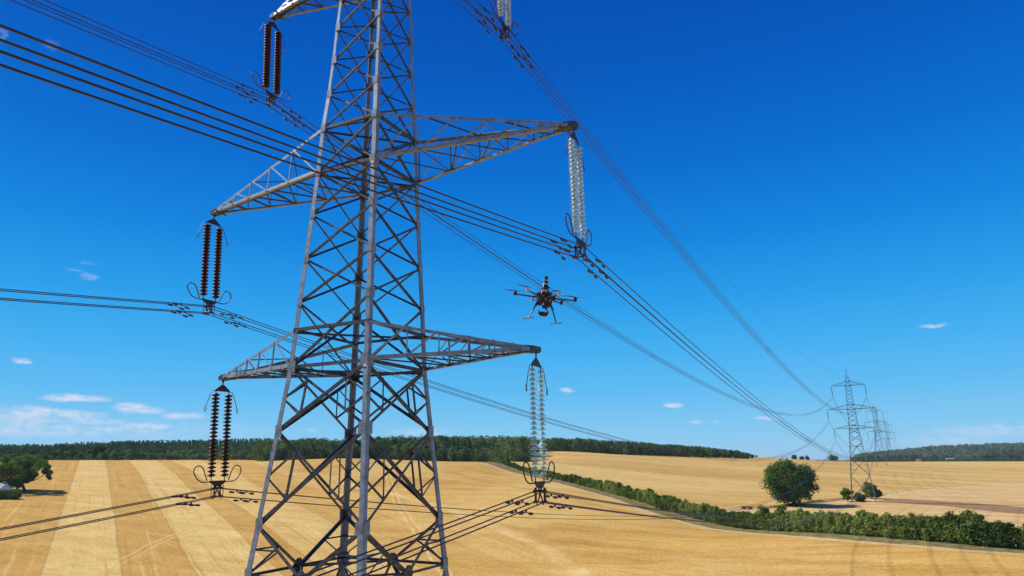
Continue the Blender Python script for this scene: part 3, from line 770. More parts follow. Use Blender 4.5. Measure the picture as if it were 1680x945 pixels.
# --- the round tree beyond the hedge, right
rb = hit(1303, 830); tR = float((rb-CAM)@FW)
hR, rR = 80/FOC*tR, 47/FOC*tR; CC, CR = [], []
for i in range(150):
    d = unit(1)[0]; q = random.uniform(.5,.9); zq = .52+.5*d[2]*q; wz = 1.0 if zq > .3 else .72+.28*zq/.3
    CC.append([d[0]*q*rR*.86*wz, d[1]*q*rR*.86*wz, zq*hR*.93]); r__ = rR*random.uniform(.20,.34); CR.append([r__, r__, r__*.8])
tree(rb, hR, rR, clumps=(np.array(CC), np.array(CR)), per=130, leaf=.42, mat='oak', label='big round dark green tree alone in the far field left of the mid distance pylon', skirt=-.05, tint=.42, name='broadleaf_tree')
# --- the spreading tree at the left edge: clumps measured from its outline, with depth
tl = 330.; lb = ground_at(41, tl); lb[2] -= .2
S_ = tl/FOC
def off(px, py, dt=0): q = at(px, py, tl+dt); return q-lb
cl_px = [(47,757,11),(34,760,11),(60,759,10),(22,765,12),(72,764,8),(10,770,13),(-4,776,13),(45,769,12),(58,770,9),(30,776,12),(15,782,13),(-5,790,14),(47,780,9),(33,788,10),(56,782,6),(20,794,10),
 (78,770,5),(74,776,5),(80,778,5),(79,784,3.5),(82,788,2.5),(42,791,6),(8,758,8),(-20,770,15),(-22,786,14),(52,788,4),(5,797,9),(66,764,8),(30,799,7)]
cc, cr = [], []
for (px, py, rr) in cl_px:
    for e in range(6):
        dt = random.uniform(-.85,.85)*min(12, 3+abs(rr)); q = off(px+random.uniform(-.35,.35)*rr, py-3+random.uniform(-.3,.3)*rr, dt); cc.append(q); cr.append([rr*S_*random.uniform(.72,1.0)]*2+[rr*S_*.72])
TL = empty('broadleaf_tree', lb); cc = np.array(cc); cr = np.array(cr)
trunk_mesh('trunk', (0,0,-.5), off(30,778), .75, .35, TL, [off(78,776), off(60,765), off(5,775), off(20,765), off(-8,785), off(47,760)], bend=.6)
tn = .55+rng.normal(0,.13,len(cc))+np.clip((cc[:,2]-9)*.03, -.15, .2)*0
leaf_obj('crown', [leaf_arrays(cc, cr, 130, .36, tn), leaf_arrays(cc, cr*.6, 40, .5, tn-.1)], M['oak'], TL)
tag(TL, 'wide spreading dark green tree at the left edge casting a long shadow on the stubble', 'tree')
# --- clipped hedge and white cottage at the left edge
hb = ground_at(2, 300); H_ = empty('clipped_hedge', hb)
cs, rs = [], []
for i in range(16):
    q = (i/15-.5)*2; cs.append(np.array([RT[0],RT[1],0])*(q*7)+np.array([0,0,1.6])+np.array([FW[0],FW[1],0])*random.uniform(-1,1)); rs.append([2.3,2.3,2.5*(1-.25*abs(q)**3)])
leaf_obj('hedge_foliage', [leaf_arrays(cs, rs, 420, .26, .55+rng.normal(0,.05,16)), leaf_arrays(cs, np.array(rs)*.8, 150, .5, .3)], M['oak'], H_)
tag(H_, 'rounded dark clipped hedge at the left edge in front of the white cottage', 'hedge')
cb = ground_at(-5, 312); CT = empty('white_cottage', cb); CT.rotation_euler.z = R(20)
mb = MB(); mb.box((0,0,1.6), (8,6,3.2)); mb.prism([(-3,3.2),(3,3.2),(0,5.4)], 8, (0,0,0), (0,1,0), (0,0,1), (1,0,0)); mb.build('wall', M['white'], CT)
mb = MB()
for y_ in (-1,1): mb.prism([(0,5.62),(y_*3.4,3.12),(y_*3.4,2.98),(0,5.45)], 8.6, (0,0,0), (0,1,0), (0,0,1), (1,0,0))
rf = mb.build('roof', M['slate'], CT); mb = MB(); mb.box((2.6,0,5.6), (.8,.8,1.6)); mb.build('chimney', M['concrete'], rf)
for x_ in (-2.2, 2.2):
    for y_ in (-3.03, 3.03):
        mb = MB(); mb.box((x_, y_, 1.7), (1.2,.06,1.1)); mb.build('window', M['glasspane'], CT)
mb = MB(); mb.box((0,-3.03,1.05), (1.,.08,2.1)); mb.build('door', M['slate'], CT)
tag(CT, 'white cottage gable peeping in at the left edge under the spreading tree', 'cottage')
# --- the long hedge between the two fields
parts = []
hl = np.array([at(*q) for q in hedge_px]); ex = np.vstack([hl, [*(hl[-1][:2]+dl*60), 0], [*(hl[-1][:2]+dl*150), 0]])
hh_px = [2.6, 3.1, 3.8, 4.6, 5.3, 5.8, 6.1, 6.6, 7.0, 7.3, 7.3, 7.3, 7.3]
seg = np.r_[0, np.cumsum(np.hypot(*(ex[1:]-ex[:-1])[:,:2].T))]
s_ = 0.; C_, Rr, TT, SZ = [], [], [], []
nrm2 = lambda d: np.array([-d[1], d[0], 0])
while s_ < seg[-1]:
    i = min(np.searchsorted(seg, s_, 'right')-1, len(ex)-2); q = (s_-seg[i])/(seg[i+1]-seg[i]); p = ex[i]*(1-q)+ex[i+1]*q
    d = (ex[i+1]-ex[i])[:2]; d /= np.linalg.norm(d); nn = nrm2(d)
    wob_ = .5+.5*math.sin(s_*.21+1.3*math.sin(s_*.057)); H = (hh_px[i]*(1-q)+hh_px[i+1]*q)*(.84+.14*wob_)*random.uniform(.86,1.08)*(1.20 if random.random() < .08 else 1)*(.78 if random.random() < .08 else 1)
    gzz = g1(p[0]+nn[0]*2.2, p[1]+nn[1]*2.2); bt = .50+.26*math.sin(s_*.11+2*math.sin(s_*.031))+random.uniform(-.14,.14)
    wdt = 2.1 if H > 4 else 1.4
    for lvl, rr in ((.20,.30),(.45,.30),(.68,.27),(.86,.17)):
        for e in range(5 if lvl < .8 else 4):
            C_.append([p[0]+nn[0]*(wdt+.2+random.uniform(-1,1)*wdt*.6*(1.25-lvl))+d[0]*random.uniform(-1.4,1.4), p[1]+nn[1]*(wdt+.2+random.uniform(-1,1)*wdt*.6*(1.25-lvl))+d[1]*random.uniform(-1.4,1.4), gzz+H*lvl*random.uniform(.88,1.1)])
            r_ = H*rr*random.uniform(.55,1.0)*.82; Rr.append([r_*1.1, r_*1.1, r_]); TT.append(bt+random.uniform(-.2,.2)); SZ.append(.15+.022*H)
    s_ += random.uniform(1.3,2.0)
print('hedge clumps', len(C_))
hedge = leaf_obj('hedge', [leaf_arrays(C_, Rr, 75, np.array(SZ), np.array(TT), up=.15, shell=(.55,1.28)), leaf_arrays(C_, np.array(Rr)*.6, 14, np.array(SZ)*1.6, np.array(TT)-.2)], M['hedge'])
tag(hedge, 'long bushy green hedge running between the near field and the far field', 'hedge')
# a dark young conifer and a thorn bush at the thin far end of the hedge
def conifer(base, h, r, label, group=None, mat='conif', tiers=9, per=60, leaf=.35):
    T = empty('conifer_tree', base); mb = MB(); mb.tube([(0,0,-.3),(0,0,h*.5),(0,0,h*.97)], [h*.022, h*.014, .03], 7); mb.build('trunk', M['bark'], T)
    C_, Rr = [], []
    for i in range(tiers):
        q = (i+.5)/tiers; rr = r*(1-q)*(.95 if q > .15 else .8)+.12; k_ = max(1, int(6*(1-q)))
        for e in range(k_):
            a = random.random()*6.28; C_.append([math.cos(a)*rr*.5, math.sin(a)*rr*.5, h*(.10+.88*q)]); Rr.append([rr*.62, rr*.62, h/tiers*.6])
    leaf_obj('crown', [leaf_arrays(C_, Rr, per, leaf, .45+rng.normal(0,.08,len(C_)), up=-.1)], M[mat], T); tag(T, label, 'conifer', group); return T
conifer(ground_at(833, 448), 5.6, 2.2, 'small dark pointed conifer at the thin far end of the long hedge')
conifer(ground_at(1499.5, 1000), 15, 4.2, 'dark pointed conifer on the far field edge below the wooded hills', leaf=.6)
for j, (px, pt, hp, rr) in enumerate(((697,508,47,7),(711,512,45,6),(743,512,50,6),(752,514,50,5.5),(770,516,48,6))):
    b = ground_at(px, pt); conifer(b, 20.5-(j%2)*1.5, 4.2, ['dark spruce spire rising above the middle wood, leftmost of five','dark spruce spire above the middle wood, second from the left','dark spruce spire above the middle wood, third of five','dark spruce spire above the middle wood, fourth of five','dark spruce spire above the middle wood, rightmost of five'][j], 'spruce spires above the middle wood', leaf=.6, tiers=11)
# --- shrubs round the feet of the mid distance pylon
for (px, py, hw, hp, lab) in ((1391,823,11,25,'dense green shrub swallowing the left feet of the mid distance pylon'),(1430,818,14,30,'taller green shrub at the right foot of the mid distance pylon'),(1411,822,13,14,'low green shrub between the feet of the mid distance pylon'),(1441,818,8,19,'small shrub at the right end of the pylon thicket')):
    b = hit(px, py); t_ = float((b-CAM)@FW)
    tree(b, hp/FOC*t_, hw/FOC*t_, n=26, per=80, leaf=.30, mat='hedge', label=lab, cat='shrub', group='shrubs at the pylon feet', name='shrub', skirt=-.1, tint=.35)
# yellower bush at the round tree's foot, rough bank
b = hit(1327, 821); t_ = float((b-CAM)@FW)
tree(b, 16/FOC*t_, 9/FOC*t_, n=20, per=80, leaf=.28, mat='hedge', label='small yellow green bush tucked against the right foot of the big round tree', cat='shrub', name='shrub', skirt=-.1, tint=.85)
b = hit(1300, 832); t_ = float((b-CAM)@FW)
C_ = []; 
for i in range(30):
    q = hit(random.uniform(1270,1345), 0) if False else None
C_ = [hit(1268+i*3.2, 833-i*.42)+[0,0,.15] for i in range(26)]
tag(leaf_obj('scrub_bank', [leaf_arrays(C_, [[1.5,1.5,.8]]*26, 60, .22, .25+rng.normal(0,.1,26))], M['hedge']), 'low scrubby bank running right from the foot of the round tree', 'scrub', kind='stuff')
# --- trees standing on the far crest
for (px, t_, w_, h_, lab, nm) in ((1304,860,5.2,8.5,'small round tree alone on the far crest, leftmost of the crest trees',0),(1316,862,4.4,7,'small brownish tree on the far crest just right of the lone round one',0),(1325,862,5.0,8,'rounded tree on the far crest, third from the left',0),(1368,880,10,9,'broad dark tree clump on the far crest left of the mid distance pylon',0),(1342,870,2.5,2.5,'tiny bush on the bare middle of the far crest',0)):
    b = ground_at(px, t_); tree(b, h_*t_/FOC*1.35, w_*t_/FOC, n=22, per=60, leaf=.6, mat='wood', label=lab, group='trees on the far crest', skirt=0, tint=.4)
def low_hedge(px0, px1, t0, t1, h, label, step=2.):
    a, b = ground_at(px0, t0), ground_at(px1, t1); n = int(np.linalg.norm((b-a)[:2])/step)+1; C_ = []
    for i in range(n):
        q = a+(b-a)*(i/n); C_.append([q[0], q[1], g1(q[0], q[1])+h*.5*random.uniform(.7,1.2)])
    tag(leaf_obj('hedge', [leaf_arrays(C_, [[step*.8,step*.8,h*.55]]*n, 36, .5, .35+rng.normal(0,.1,n))], M['wood']), label, 'hedge')
low_hedge(1326, 1400, 868, 890, 2.6, 'low dark hedge along the far crest left of the mid distance pylon')
low_hedge(1400, 1720, 1010, 1020, 5.0, 'dark field edge hedge under the wooded hills at the right')
# --- woods
def wood(name, pts, hs, rs, mat, label, per=26, ncl=7, leaf=.9, conif=None, tint=.5):
    """a wood: pts (n,3) tree feet, heights and radii"""
    n = len(pts); C_, Rr, TT, SZ = [], [], [], []
    for i in range(n):
        b, h, r = pts[i], hs[i], rs[i]; tt = tint+random.gauss(0,.21)+.18*math.sin(b[0]*.021+b[1]*.013)
        if conif is not None and conif[i]:
            for j in range(6):
                q = .30+.67*j/5.; rr = r*(1-(j/6.)**1.3)*.75+.25
                C_.append([b[0]+random.uniform(-.3,.3), b[1]+random.uniform(-.3,.3), b[2]+h*q]); Rr.append([rr, rr, h*.075]); TT.append(tt-.1); SZ.append(leaf*.7)
        else:
            for j in range(ncl):
                a = random.random()*6.283; q = random.uniform(.25,.66); zq = random.uniform(.12,.9); sq = math.sqrt(max(.05, 1-((zq-.5)/.55)**2))
                C_.append([b[0]+math.cos(a)*r*q*sq, b[1]+math.sin(a)*r*q*sq, b[2]+h*zq]); rr = r*random.uniform(.38,.6); Rr.append([rr, rr, rr*.8]); TT.append(tt+random.uniform(-.08,.08)); SZ.append(leaf)
    o = leaf_obj(name, [leaf_arrays(C_, Rr, per, np.array(SZ), np.array(TT))], M[mat]); tag(o, label, 'wood', kind='stuff'); return o
def scatter(px0, px1, t0, t1, spacing):
    out = []; t = t0
    while t < t1:
        px = px0+random.random()*spacing*FOC/t
        while px < px1:
            out.append((px+random.uniform(-.35,.35)*spacing*FOC/t, t+random.uniform(-.4,.4)*spacing)); px += spacing*FOC/t
        t += spacing*(1+.0*t)
    return out
def feet(pt):
    P = np.array([at(px, 757, t) for px, t in pt]); 
    for _ in range(3):
        g = gz(P[:,0], P[:,1]); D = np.stack([P[:,0], P[:,1], g], 1)-CAM; zt = D@FW; py = 472.5-FOC*(D@UP)/zt
        P = np.array([at(px, y_, t) for (px, t), y_ in zip(pt, py)])
    P[:,2] = gz(P[:,0], P[:,1]); return P
def topy(xs, ys): return lambda x: float(np.interp(x, xs, ys))
# left wood: a scrubby edge and then tall conifers
lt = topy([-80,0,85,100,200,330,430,520],[729,729,729,727,724,722,720,718])
def heights(pt, P, top, jit=.12, cap=26, lo=3):
    hs = []
    for (px, t), p in zip(pt, P):
        z_top = at(px, top(px), t)[2]; hs.append(min(cap, max(lo, (z_top-p[2])*random.uniform(1-jit, 1+jit*.15))))
    return np.array(hs)
pt = scatter(-110, 450, 545, 562, 6.5); P = feet(pt)
wood('woodland', P, np.array([random.uniform(3.5,8) for _ in pt]), np.array([random.uniform(2.6,4.2) for _ in pt]), 'wood', 'scrubby broadleaf edge of the left wood along the stubble', tint=.6, leaf=.8, per=30)
pt = scatter(-120, 470, 566, 720, 6.2); P = feet(pt); hs = heights(pt, P, lt, .2); con = [(px > 175 or random.random() < .35) for px, t in pt]
con = [c_ and not (t < 590 and px < 175) for c_, (px, t) in zip(con, pt)]
wood('woodland', P, hs, np.array([random.uniform(2.3,3.4) if c_ else random.uniform(3.5,5.2) for c_ in con]), 'conif', 'dark conifer plantation stretching along the horizon at the left', conif=con, tint=.5, leaf=.75, per=22)
# bare pale trunks visible at the front of the plantation
mb = MB()
for (px, t) in scatter(185, 430, 566, 585, 3.4):
    b = ground_at(px, t); hh_ = random.uniform(7,10.5); mb.tube([b, b+[random.uniform(-.2,.2),0,hh_]], [.22,.14], 5, caps=False)
tag(mb.build('woodland_trunks', simple('pale_bark', (.20,.17,.14), .9, 0, .4, .3)), 'bare pale trunks showing along the front of the conifer plantation', 'trunks', kind='stuff')
# a big dark broadleaf standing in front of the plantation
b = ground_at(160, 552); tree(b, 13.5, 6.2, n=34, per=80, leaf=.6, mat='conif', label='single darker rounded tree standing out in front of the left wood', skirt=.02, tint=.3)
b = ground_at(146, 553); tree(b, 9.5, 3.2, n=16, per=70, leaf=.5, mat='wood', label='small pale green tree beside the darker rounded tree at the left wood', skirt=.0, tint=1.0)
# middle wood: broadleaf
mt_ = topy([420,470,520,560,600,640,680,700,760,800,840,870,900],[719,720,717,721,717,712,714,711,711,713,714,716,718])
pt = scatter(425, 880, 498, 640, 7.0); pt = [(px, t) for px, t in pt if not (px > 862 and t < 560)]; P = feet(pt)
hs = heights(pt, P, mt_, .2, 24); fr = np.array([t < 516 for px, t in pt]); hs = np.where(fr, hs*np.array([random.uniform(.45,.85) for _ in pt]), hs)
wood('woodland', P, hs, np.array([random.uniform(3.8,6.2) for _ in pt]), 'wood', 'mixed green wood rising behind the pylon in the middle of the horizon', ncl=9, per=40, leaf=.7, tint=.5)
# right wood tapering off along the crest
rt2 = topy([880,900,960,1000,1060,1100,1150,1200,1225,1240],[713,716,718,721,725,728,733,738,743,748])
pt = scatter(893, 1238, 636, 730, 6.2); P = feet(pt); hs = heights(pt, P, rt2, .16, 22, 1.5)
wood('woodland', P, hs, np.array([random.uniform(3.2,4.8) for _ in pt])*np.clip(hs/9, .4, 1), 'wood', 'dark strip of wood on the crest that tapers down to the right', ncl=8, per=30, leaf=.7, tint=.38)
# far wooded hills
pt = scatter(1405, 1800, 1850, 2500, 17.); P = feet(pt)
wood('woodland', P, np.array([random.uniform(9,17) for _ in pt]), np.array([random.uniform(10,17) for _ in pt]), 'hill', 'low hills covered with woodland at the far right horizon', ncl=6, per=26, leaf=2.6, tint=.5)
pt = scatter(1590, 1760, 1180, 1480, 11.); P = feet(pt); 
wood('woodland', P, np.array([random.uniform(9,16)*min(1, (px-1575)/50.) for px, t in pt])+2, np.array([random.uniform(6,9) for _ in pt]), 'hill', 'darker nearer wood in front of the hills at the right edge', ncl=7, per=30, leaf=1.3, tint=.25)
pt = scatter(1405, 1600, 1060, 1140, 12.); P = feet(pt)
wood('woodland', P, np.array([random.uniform(5,11) for px, t in pt]), np.array([random.uniform(6,9) for _ in pt]), 'hill', 'belt of trees behind the far field edge right of the pylons', ncl=6, per=26, leaf=1.3, tint=.3)
for (a_, b_, t0, t1, h_, lb_) in ((-110,430,541,541,2.6,'low undergrowth along the front of the left wood'),(425,866,494,500,3.2,'low undergrowth along the front of the middle wood'),(893,1236,633,700,2.4,'low undergrowth along the front of the right wood')):
    C_ = []
    for px in np.arange(a_, b_, 4.):
        q = (px-a_)/(b_-a_)
        for e in range(4): C_.append(ground_at(px+random.uniform(-2,2), t0+(t1-t0)*q+e*9+random.uniform(0,5))+[0,0,h_*random.uniform(.3,.55)])
    tag(leaf_obj('undergrowth', [leaf_arrays(C_, [[2.2,2.2,h_*.8]]*len(C_), 26, .6, .4+rng.normal(0,.15,len(C_)))], M['wood']), lb_, 'undergrowth', kind='stuff')
# --- small far buildings, pole, farm implement
b = ground_at(1139, 700); b[2] += 1.2; HW = empty('white_house', b); HW.rotation_euler.z = R(-30)
mb = MB(); mb.box((0,0,3.), (9,6,6)); mb.prism([(-3,6),(3,6),(0,8.)], 9, (0,0,0), (0,1,0), (0,0,1), (1,0,0)); mb.build('wall', M['white'], HW)
mb = MB()
for y_ in (-1,1): mb.prism([(0,8.3),(y_*3.5,5.9),(y_*3.5,5.7),(0,8.05)], 9.8, (0,0,0), (0,1,0), (0,0,1), (1,0,0))
mb.build('roof', M['slate'], HW)
for x_ in (-2.5,0,2.5):
    for z_ in (1.8,4.4): mb = MB(); mb.box((x_,-3.04,z_), (1.1,.08,1.3)); mb.build('window', M['glasspane'], HW)
tag(HW, 'tiny white house half hidden in the tapering wood on the crest', 'house')
b = ground_at(1023, 622); PL = empty('utility_pole', b); mb = MB(); mb.tube([(0,0,-.3),(0,0,8.6)], [.16,.11], 8); mb.build('pole', simple('pale_timber', (.34,.31,.26), .8, 0, .3, 2.), PL)
mb = MB(); mb.beam((-.9,0,8.2),(.9,0,8.2), .12, .14); mb.build('cross_piece', M['bark'], PL); tag(PL, 'thin pale pole at the field edge in front of the right wood', 'pole')
b = ground_at(1507, 985); SS = empty('straw_stack', b)
for i_, (x_, z_, n_) in enumerate(((0,0,3),(0,1.3,3),(0,2.6,2))):
    for j in range(n_):
        mb = MB(); mb.box(((j-(n_-1)/2)*2.45,0,z_+.62), (2.38,2.4,1.24)); mb.build('bale', M['straw'], SS)
tag(SS, 'pale stack of straw bales on the edge of the far field under the hills', 'straw stack')
b = ground_at(1559, 1040); BN = empty('pale_barn', b+[0,0,2.2]); BN.scale = (.9,.8,.7); mb = MB(); mb.box((0,0,1.5), (13,7,3.)); mb.build('wall', M['concrete'], BN)
mb = MB()
for y_ in (-1,1): mb.prism([(0,4.6),(y_*3.9,3.05),(y_*3.9,2.9),(0,4.4)], 13.6, (0,0,0), (0,1,0), (0,0,1), (1,0,0))
mb.build('roof', M['concrete'], BN); BN.rotation_euler.z = math.atan2(RT[1], RT[0]); tag(BN, 'long low barn with a pale roof far off below the wooded hills', 'barn')
b = hit(1226, 835.5); FI = empty('farm_trailer', b); FI.rotation_euler.z = math.atan2(RT[1], RT[0])+.1
mb = MB()
for y_ in (-.9,.9): mb.beam((-2.3,y_,.75),(2.3,y_,.75), .14, .2)
for x_ in (-2.2,-1.1,0,1.1,2.2): mb.beam((x_,-.9,.75),(x_,.9,.75), .12, .16)
mb.beam((2.3,0,.75),(3.6,0,.5), .12, .14); mb.build('chassis', M['red'], FI)
mb = MB(); mb.box((-1.35,0,1.02), (1.8,2.,.34)); mb.box((1.2,0,.98), (1.5,2.,.26)); mb.build('load_bed', M['red'], FI)
for x_ in (-1.5,1.3):
    for y_ in (-1.12,1.12):
        mb = MB(); mb.tube([(x_,y_-.11,.42),(x_,y_+.11,.42)], .42, 14); w_ = mb.build('wheel', M['black'], FI)
        mb = MB(); mb.tube([(x_,y_-.13,.42),(x_,y_+.13,.42)], .18, 10); mb.build('hub', M['red'], w_)
tag(FI, 'low rusty red farm trailer parked beyond the hedge left of the round tree', 'trailer')

# ------------------------------------------------------------------ the inspection drone
dp = at(894, 489, 15.5); DR = empty('drone', dp)
fwd2 = np.array([FW[0], FW[1], 0]); fwd2 /= np.linalg.norm(fwd2)
DR.scale = (1.05,1.05,.95); DR.rotation_euler = (R(7), R(6), math.atan2(_rt[1], _rt[0])+R(24))
mb = MB(); mb.lathe([(0,.075),(.12,.075),(.17,.045),(.185,0),(.17,-.035),(0,-.035)], 12); mb.box((0,0,.105), (.25,.18,.07)); mb.box((.0,.0,-.075), (.29,.17,.10)); mb.box((.10,.02,-.15), (.13,.14,.10)); mb.box((-.12,0,-.15), (.10,.13,.11)); mb.box((.17,0,.03), (.10,.16,.13)); mb.box((-.15,.03,.06), (.08,.12,.10)); mb.box((.02,-.02,-.22), (.10,.10,.08)); mb.tube([(.15,-.05,.05),(.24,-.09,.13),(.21,-.02,.17)], .010, 5); mb.tube([(-.12,-.06,-.1),(-.19,-.09,-.03),(-.14,-.05,.10)], .010, 5)
bd = mb.build('body', M['black'], DR)
mb = MB(); mb.box((0,-.02,.165), (.15,.10,.05)); mb.box((.05,-.09,.04), (.04,.05,.05)); mb.build('battery', M['grey'], bd)
for q_ in ((-.05,-.155,-.06),(.045,-.165,-.07)):
    mb = MB(); mb.tube([q_, (q_[0], q_[1]-.02, q_[2])], .018, 8); mb.build('status_lamp', M['grey'], bd)
mb = MB(); mb.tube([(-.03,0,.10),(-.03,0,.52)], .014, 6)
for a_ in (0,1.57,3.14,4.71):
    mb.tube([(-.03+.13*math.cos(a_+.6),.13*math.sin(a_+.6),.05),(-.03+.03*math.cos(a_+.6),.03*math.sin(a_+.6),.42)], .011, 5)
for q_ in range(7): mb.box((-.03+random.uniform(-.08,.08), random.uniform(-.07,.07), .13+q_*.032), (random.uniform(.04,.09), random.uniform(.04,.09), random.uniform(.02,.05)))
mb.lathe([(0,.56),(.03,.53),(.045,.51),(.045,.47),(.02,.455),(0,.455)], 10, (-.03,0,0)); mb.lathe([(0,.42),(.055,.42),(.055,.38),(0,.38)], 10, (-.03,0,0)); mb.lathe([(0,.30),(.07,.30),(.075,.24),(0,.24)], 10, (-.03,0,0))
mb.build('antenna_mast', M['black'], DR)
mb = MB(); mb.lathe([(.02,.44),(.052,.43),(.052,.405),(.02,.395)], 12, (-.03,0,0)); mb.lathe([(.02,.36),(.06,.355),(.06,.325),(.02,.32)], 12, (-.03,0,0)); mb.build('gps_ring', M['grey'], DR)
for i in range(6):
    a = R(30+60*i); ca, sa = math.cos(a), math.sin(a); Lr = .67
    mb = MB(); mb.tube([(ca*.14,sa*.14,0),(ca*Lr,sa*Lr,.02)], [.021,.016], 8); arm = mb.build('arm', M['black'], DR)
    mb = MB(); mb.lathe([(0,.075),(.03,.075),(.038,.06),(.038,.0),(.028,-.03),(0,-.04)], 12, (ca*Lr,sa*Lr,.02)); mb.build('motor', M['grey'] if i in (1,3,4) else M['black'], arm)
    b_ = R([20,75,140,8,100,160][i]); mb = MB(); c = np.array([ca*Lr,sa*Lr,.105]); e = np.array([math.cos(b_),math.sin(b_),0]); s2 = np.array([-e[1],e[0],0])
    for sg in (1,-1):
        V = []
        for q, wd, tw in ((0,.010,.3),(.06,.022,.35),(.14,.026,.25),(.24,.018,.15),(.27,.006,.1)):
            o_ = e*sg*q; u_ = s2*sg*math.cos(tw)*wd+np.array([0,0,math.sin(tw)*wd]); V += [c+o_-u_, c+o_+u_, c+o_+u_+[0,0,.003], c+o_-u_+[0,0,.003]]
        mb.add(V, [(4*r_+k_, 4*r_+(k_+1)%4, 4*r_+4+(k_+1)%4, 4*r_+4+k_) for r_ in range(4) for k_ in range(4)]+[(0,1,2,3)[::-1],(16,17,18,19)])
    mb.build('propeller', M['black'], arm)
for s_ in (-1,1):
    mb = MB(); mb.tube([(s_*.13,0,-.04),(s_*.34,-.02,-.56)], [.016,.014], 8); mb.tube([(s_*.187,-.006,-.18),(s_*.217,-.01,-.255)], .026, 8)
    lg = mb.build('landing_leg', M['black'], DR); mb = MB(); mb.tube([(s_*.34,-.26,-.57),(s_*.34,.26,-.56)], .015, 8); mb.build('skid', M['black'], lg)
mb = MB(); mb.tube([(.03,0,-.10),(.04,0,-.26),(.10,0,-.30),(.10,0,-.40)], .016, 7); mb.box((.03,0,-.20), (.09,.08,.06)); gm = mb.build('gimbal', M['black'], DR)
mb = MB(); mb.box((.0,-.02,-.40), (.13,.11,.10)); mb.tube([(.0,-.07,-.40),(.0,-.14,-.41)], [.035,.040], 12); mb.box((.085,.0,-.38), (.05,.08,.06)); mb.box((-.09,.0,-.39), (.04,.06,.07)); mb.tube([(-.08,0,-.35),(-.13,.02,-.31)], .008, 5); mb.tube([(.09,0,-.36),(.13,-.02,-.33)], .008, 5)
mb.build('camera', M['black'], gm)
tag(DR, 'black six rotor inspection drone hovering in the sky right of the foreground pylon', 'drone')


# ------------------------------------------------------------------ the air
zlo = float(ZZ.min())-1.; zhi = float(max(ZZ.max()+25, 62.))
mb = MB(); mb.box(((gx[0]+gx[-1])/2, (gy[0]+gy[-1])/2, (zlo+zhi)/2), (gx[-1]-gx[0]+20, gy[-1]-gy[0]+20, zhi-zlo))
hm_, hnt = newmat('air'); hk = NT(hnt); pv = hk.n('ShaderNodeVolumePrincipled'); pv.inputs['Density'].default_value = .00005; pv.inputs['Color'].default_value = (.70,.83,1.,1)
ho = hk.n('ShaderNodeOutputMaterial'); hk.l(pv.outputs[0], ho.inputs['Volume'])
tag(mb.build('haze', hm_), 'thin bluish summer haze over the far woods and hills', kind='stuff')
print('haze box z', zlo, zhi)
# ------------------------------------------------------------------ camera, sun, sky
cam = bpy.data.cameras.new('camera'); co = bpy.data.objects.new('camera', cam); COL.objects.link(co)
cam.sensor_width = 36.; cam.lens = FOC/1680*36.; cam.clip_start = .5; cam.clip_end = 20000
Mx = Matrix(((RT[0],UP[0],-FW[0],CAM[0]),(RT[1],UP[1],-FW[1],CAM[1]),(RT[2],UP[2],-FW[2],CAM[2]),(0,0,0,1))); co.matrix_world = Mx
sc.camera = co
SUN_EL = 42.0
# the sun stands to the left of the view and a little behind it
sdv = np.array([-.993,-.117,0.]); sdv /= np.linalg.norm(sdv)
SUN = np.array([sdv[0]*math.cos(R(SUN_EL)), sdv[1]*math.cos(R(SUN_EL)), math.sin(R(SUN_EL))])
sl = bpy.data.lights.new('sun', 'SUN'); sl.energy = 4.8; sl.angle = R(.5); sl.color = (1.,.95,.86)
so = bpy.data.objects.new('sun', sl); COL.objects.link(so); so.rotation_euler = Vector(SUN.tolist()).to_track_quat('Z','Y').to_euler()
W = bpy.data.worlds.new('World'); sc.world = W; W.use_nodes = True; nt = W.node_tree; nt.nodes.clear(); k = NT(nt)
sky = k.n('ShaderNodeTexSky'); sky.sky_type = 'NISHITA'; sky.sun_disc = False; sky.sun_elevation = R(SUN_EL)
sky.sun_rotation = math.atan2(SUN[0], SUN[1]); sky.altitude = 200; sky.air_density = 1.; sky.dust_density = .15; sky.ozone_density = 3.
hsv = k.n('ShaderNodeHueSaturation'); hsv.inputs['Saturation'].default_value = 1.35; hsv.inputs['Value'].default_value = 1.; k.l(sky.outputs[0], hsv.inputs['Color'])
tc = k.n('ShaderNodeTexCoord').outputs['Generated']
sep = k.n('ShaderNodeSeparateXYZ'); nrm = k.n('ShaderNodeVectorMath', operation='NORMALIZE'); k.l(tc, nrm.inputs[0]); k.l(nrm.outputs[0], sep.inputs[0])
az = k.math('ARCTAN2', sep.outputs[0], sep.outputs[1]); el = k.math('ARCSINE', sep.outputs[2])
comb = k.n('ShaderNodeCombineXYZ'); k.l(az, comb.inputs[0]); k.l(el, comb.inputs[1])
wn = k.n('ShaderNodeTexNoise'); wn.inputs['Scale'].default_value = 26; wn.inputs['Detail'].default_value = 5; wn.inputs['Roughness'].default_value = .6
k.l(k.mapping(comb.outputs[0], scale=(1,2.2,1)), wn.inputs['Vector'])
wo = k.n('ShaderNodeVectorMath', operation='SUBTRACT'); k.l(wn.outputs['Color'], wo.inputs[0]); wo.inputs[1].default_value = (.5,.5,.5)
ws = k.n('ShaderNodeVectorMath', operation='MULTIPLY'); k.l(wo.outputs[0], ws.inputs[0]); ws.inputs[1].default_value = (.05,.012,0)
wa = k.n('ShaderNodeVectorMath', operation='ADD'); k.l(comb.outputs[0], wa.inputs[0]); k.l(ws.outputs[0], wa.inputs[1])
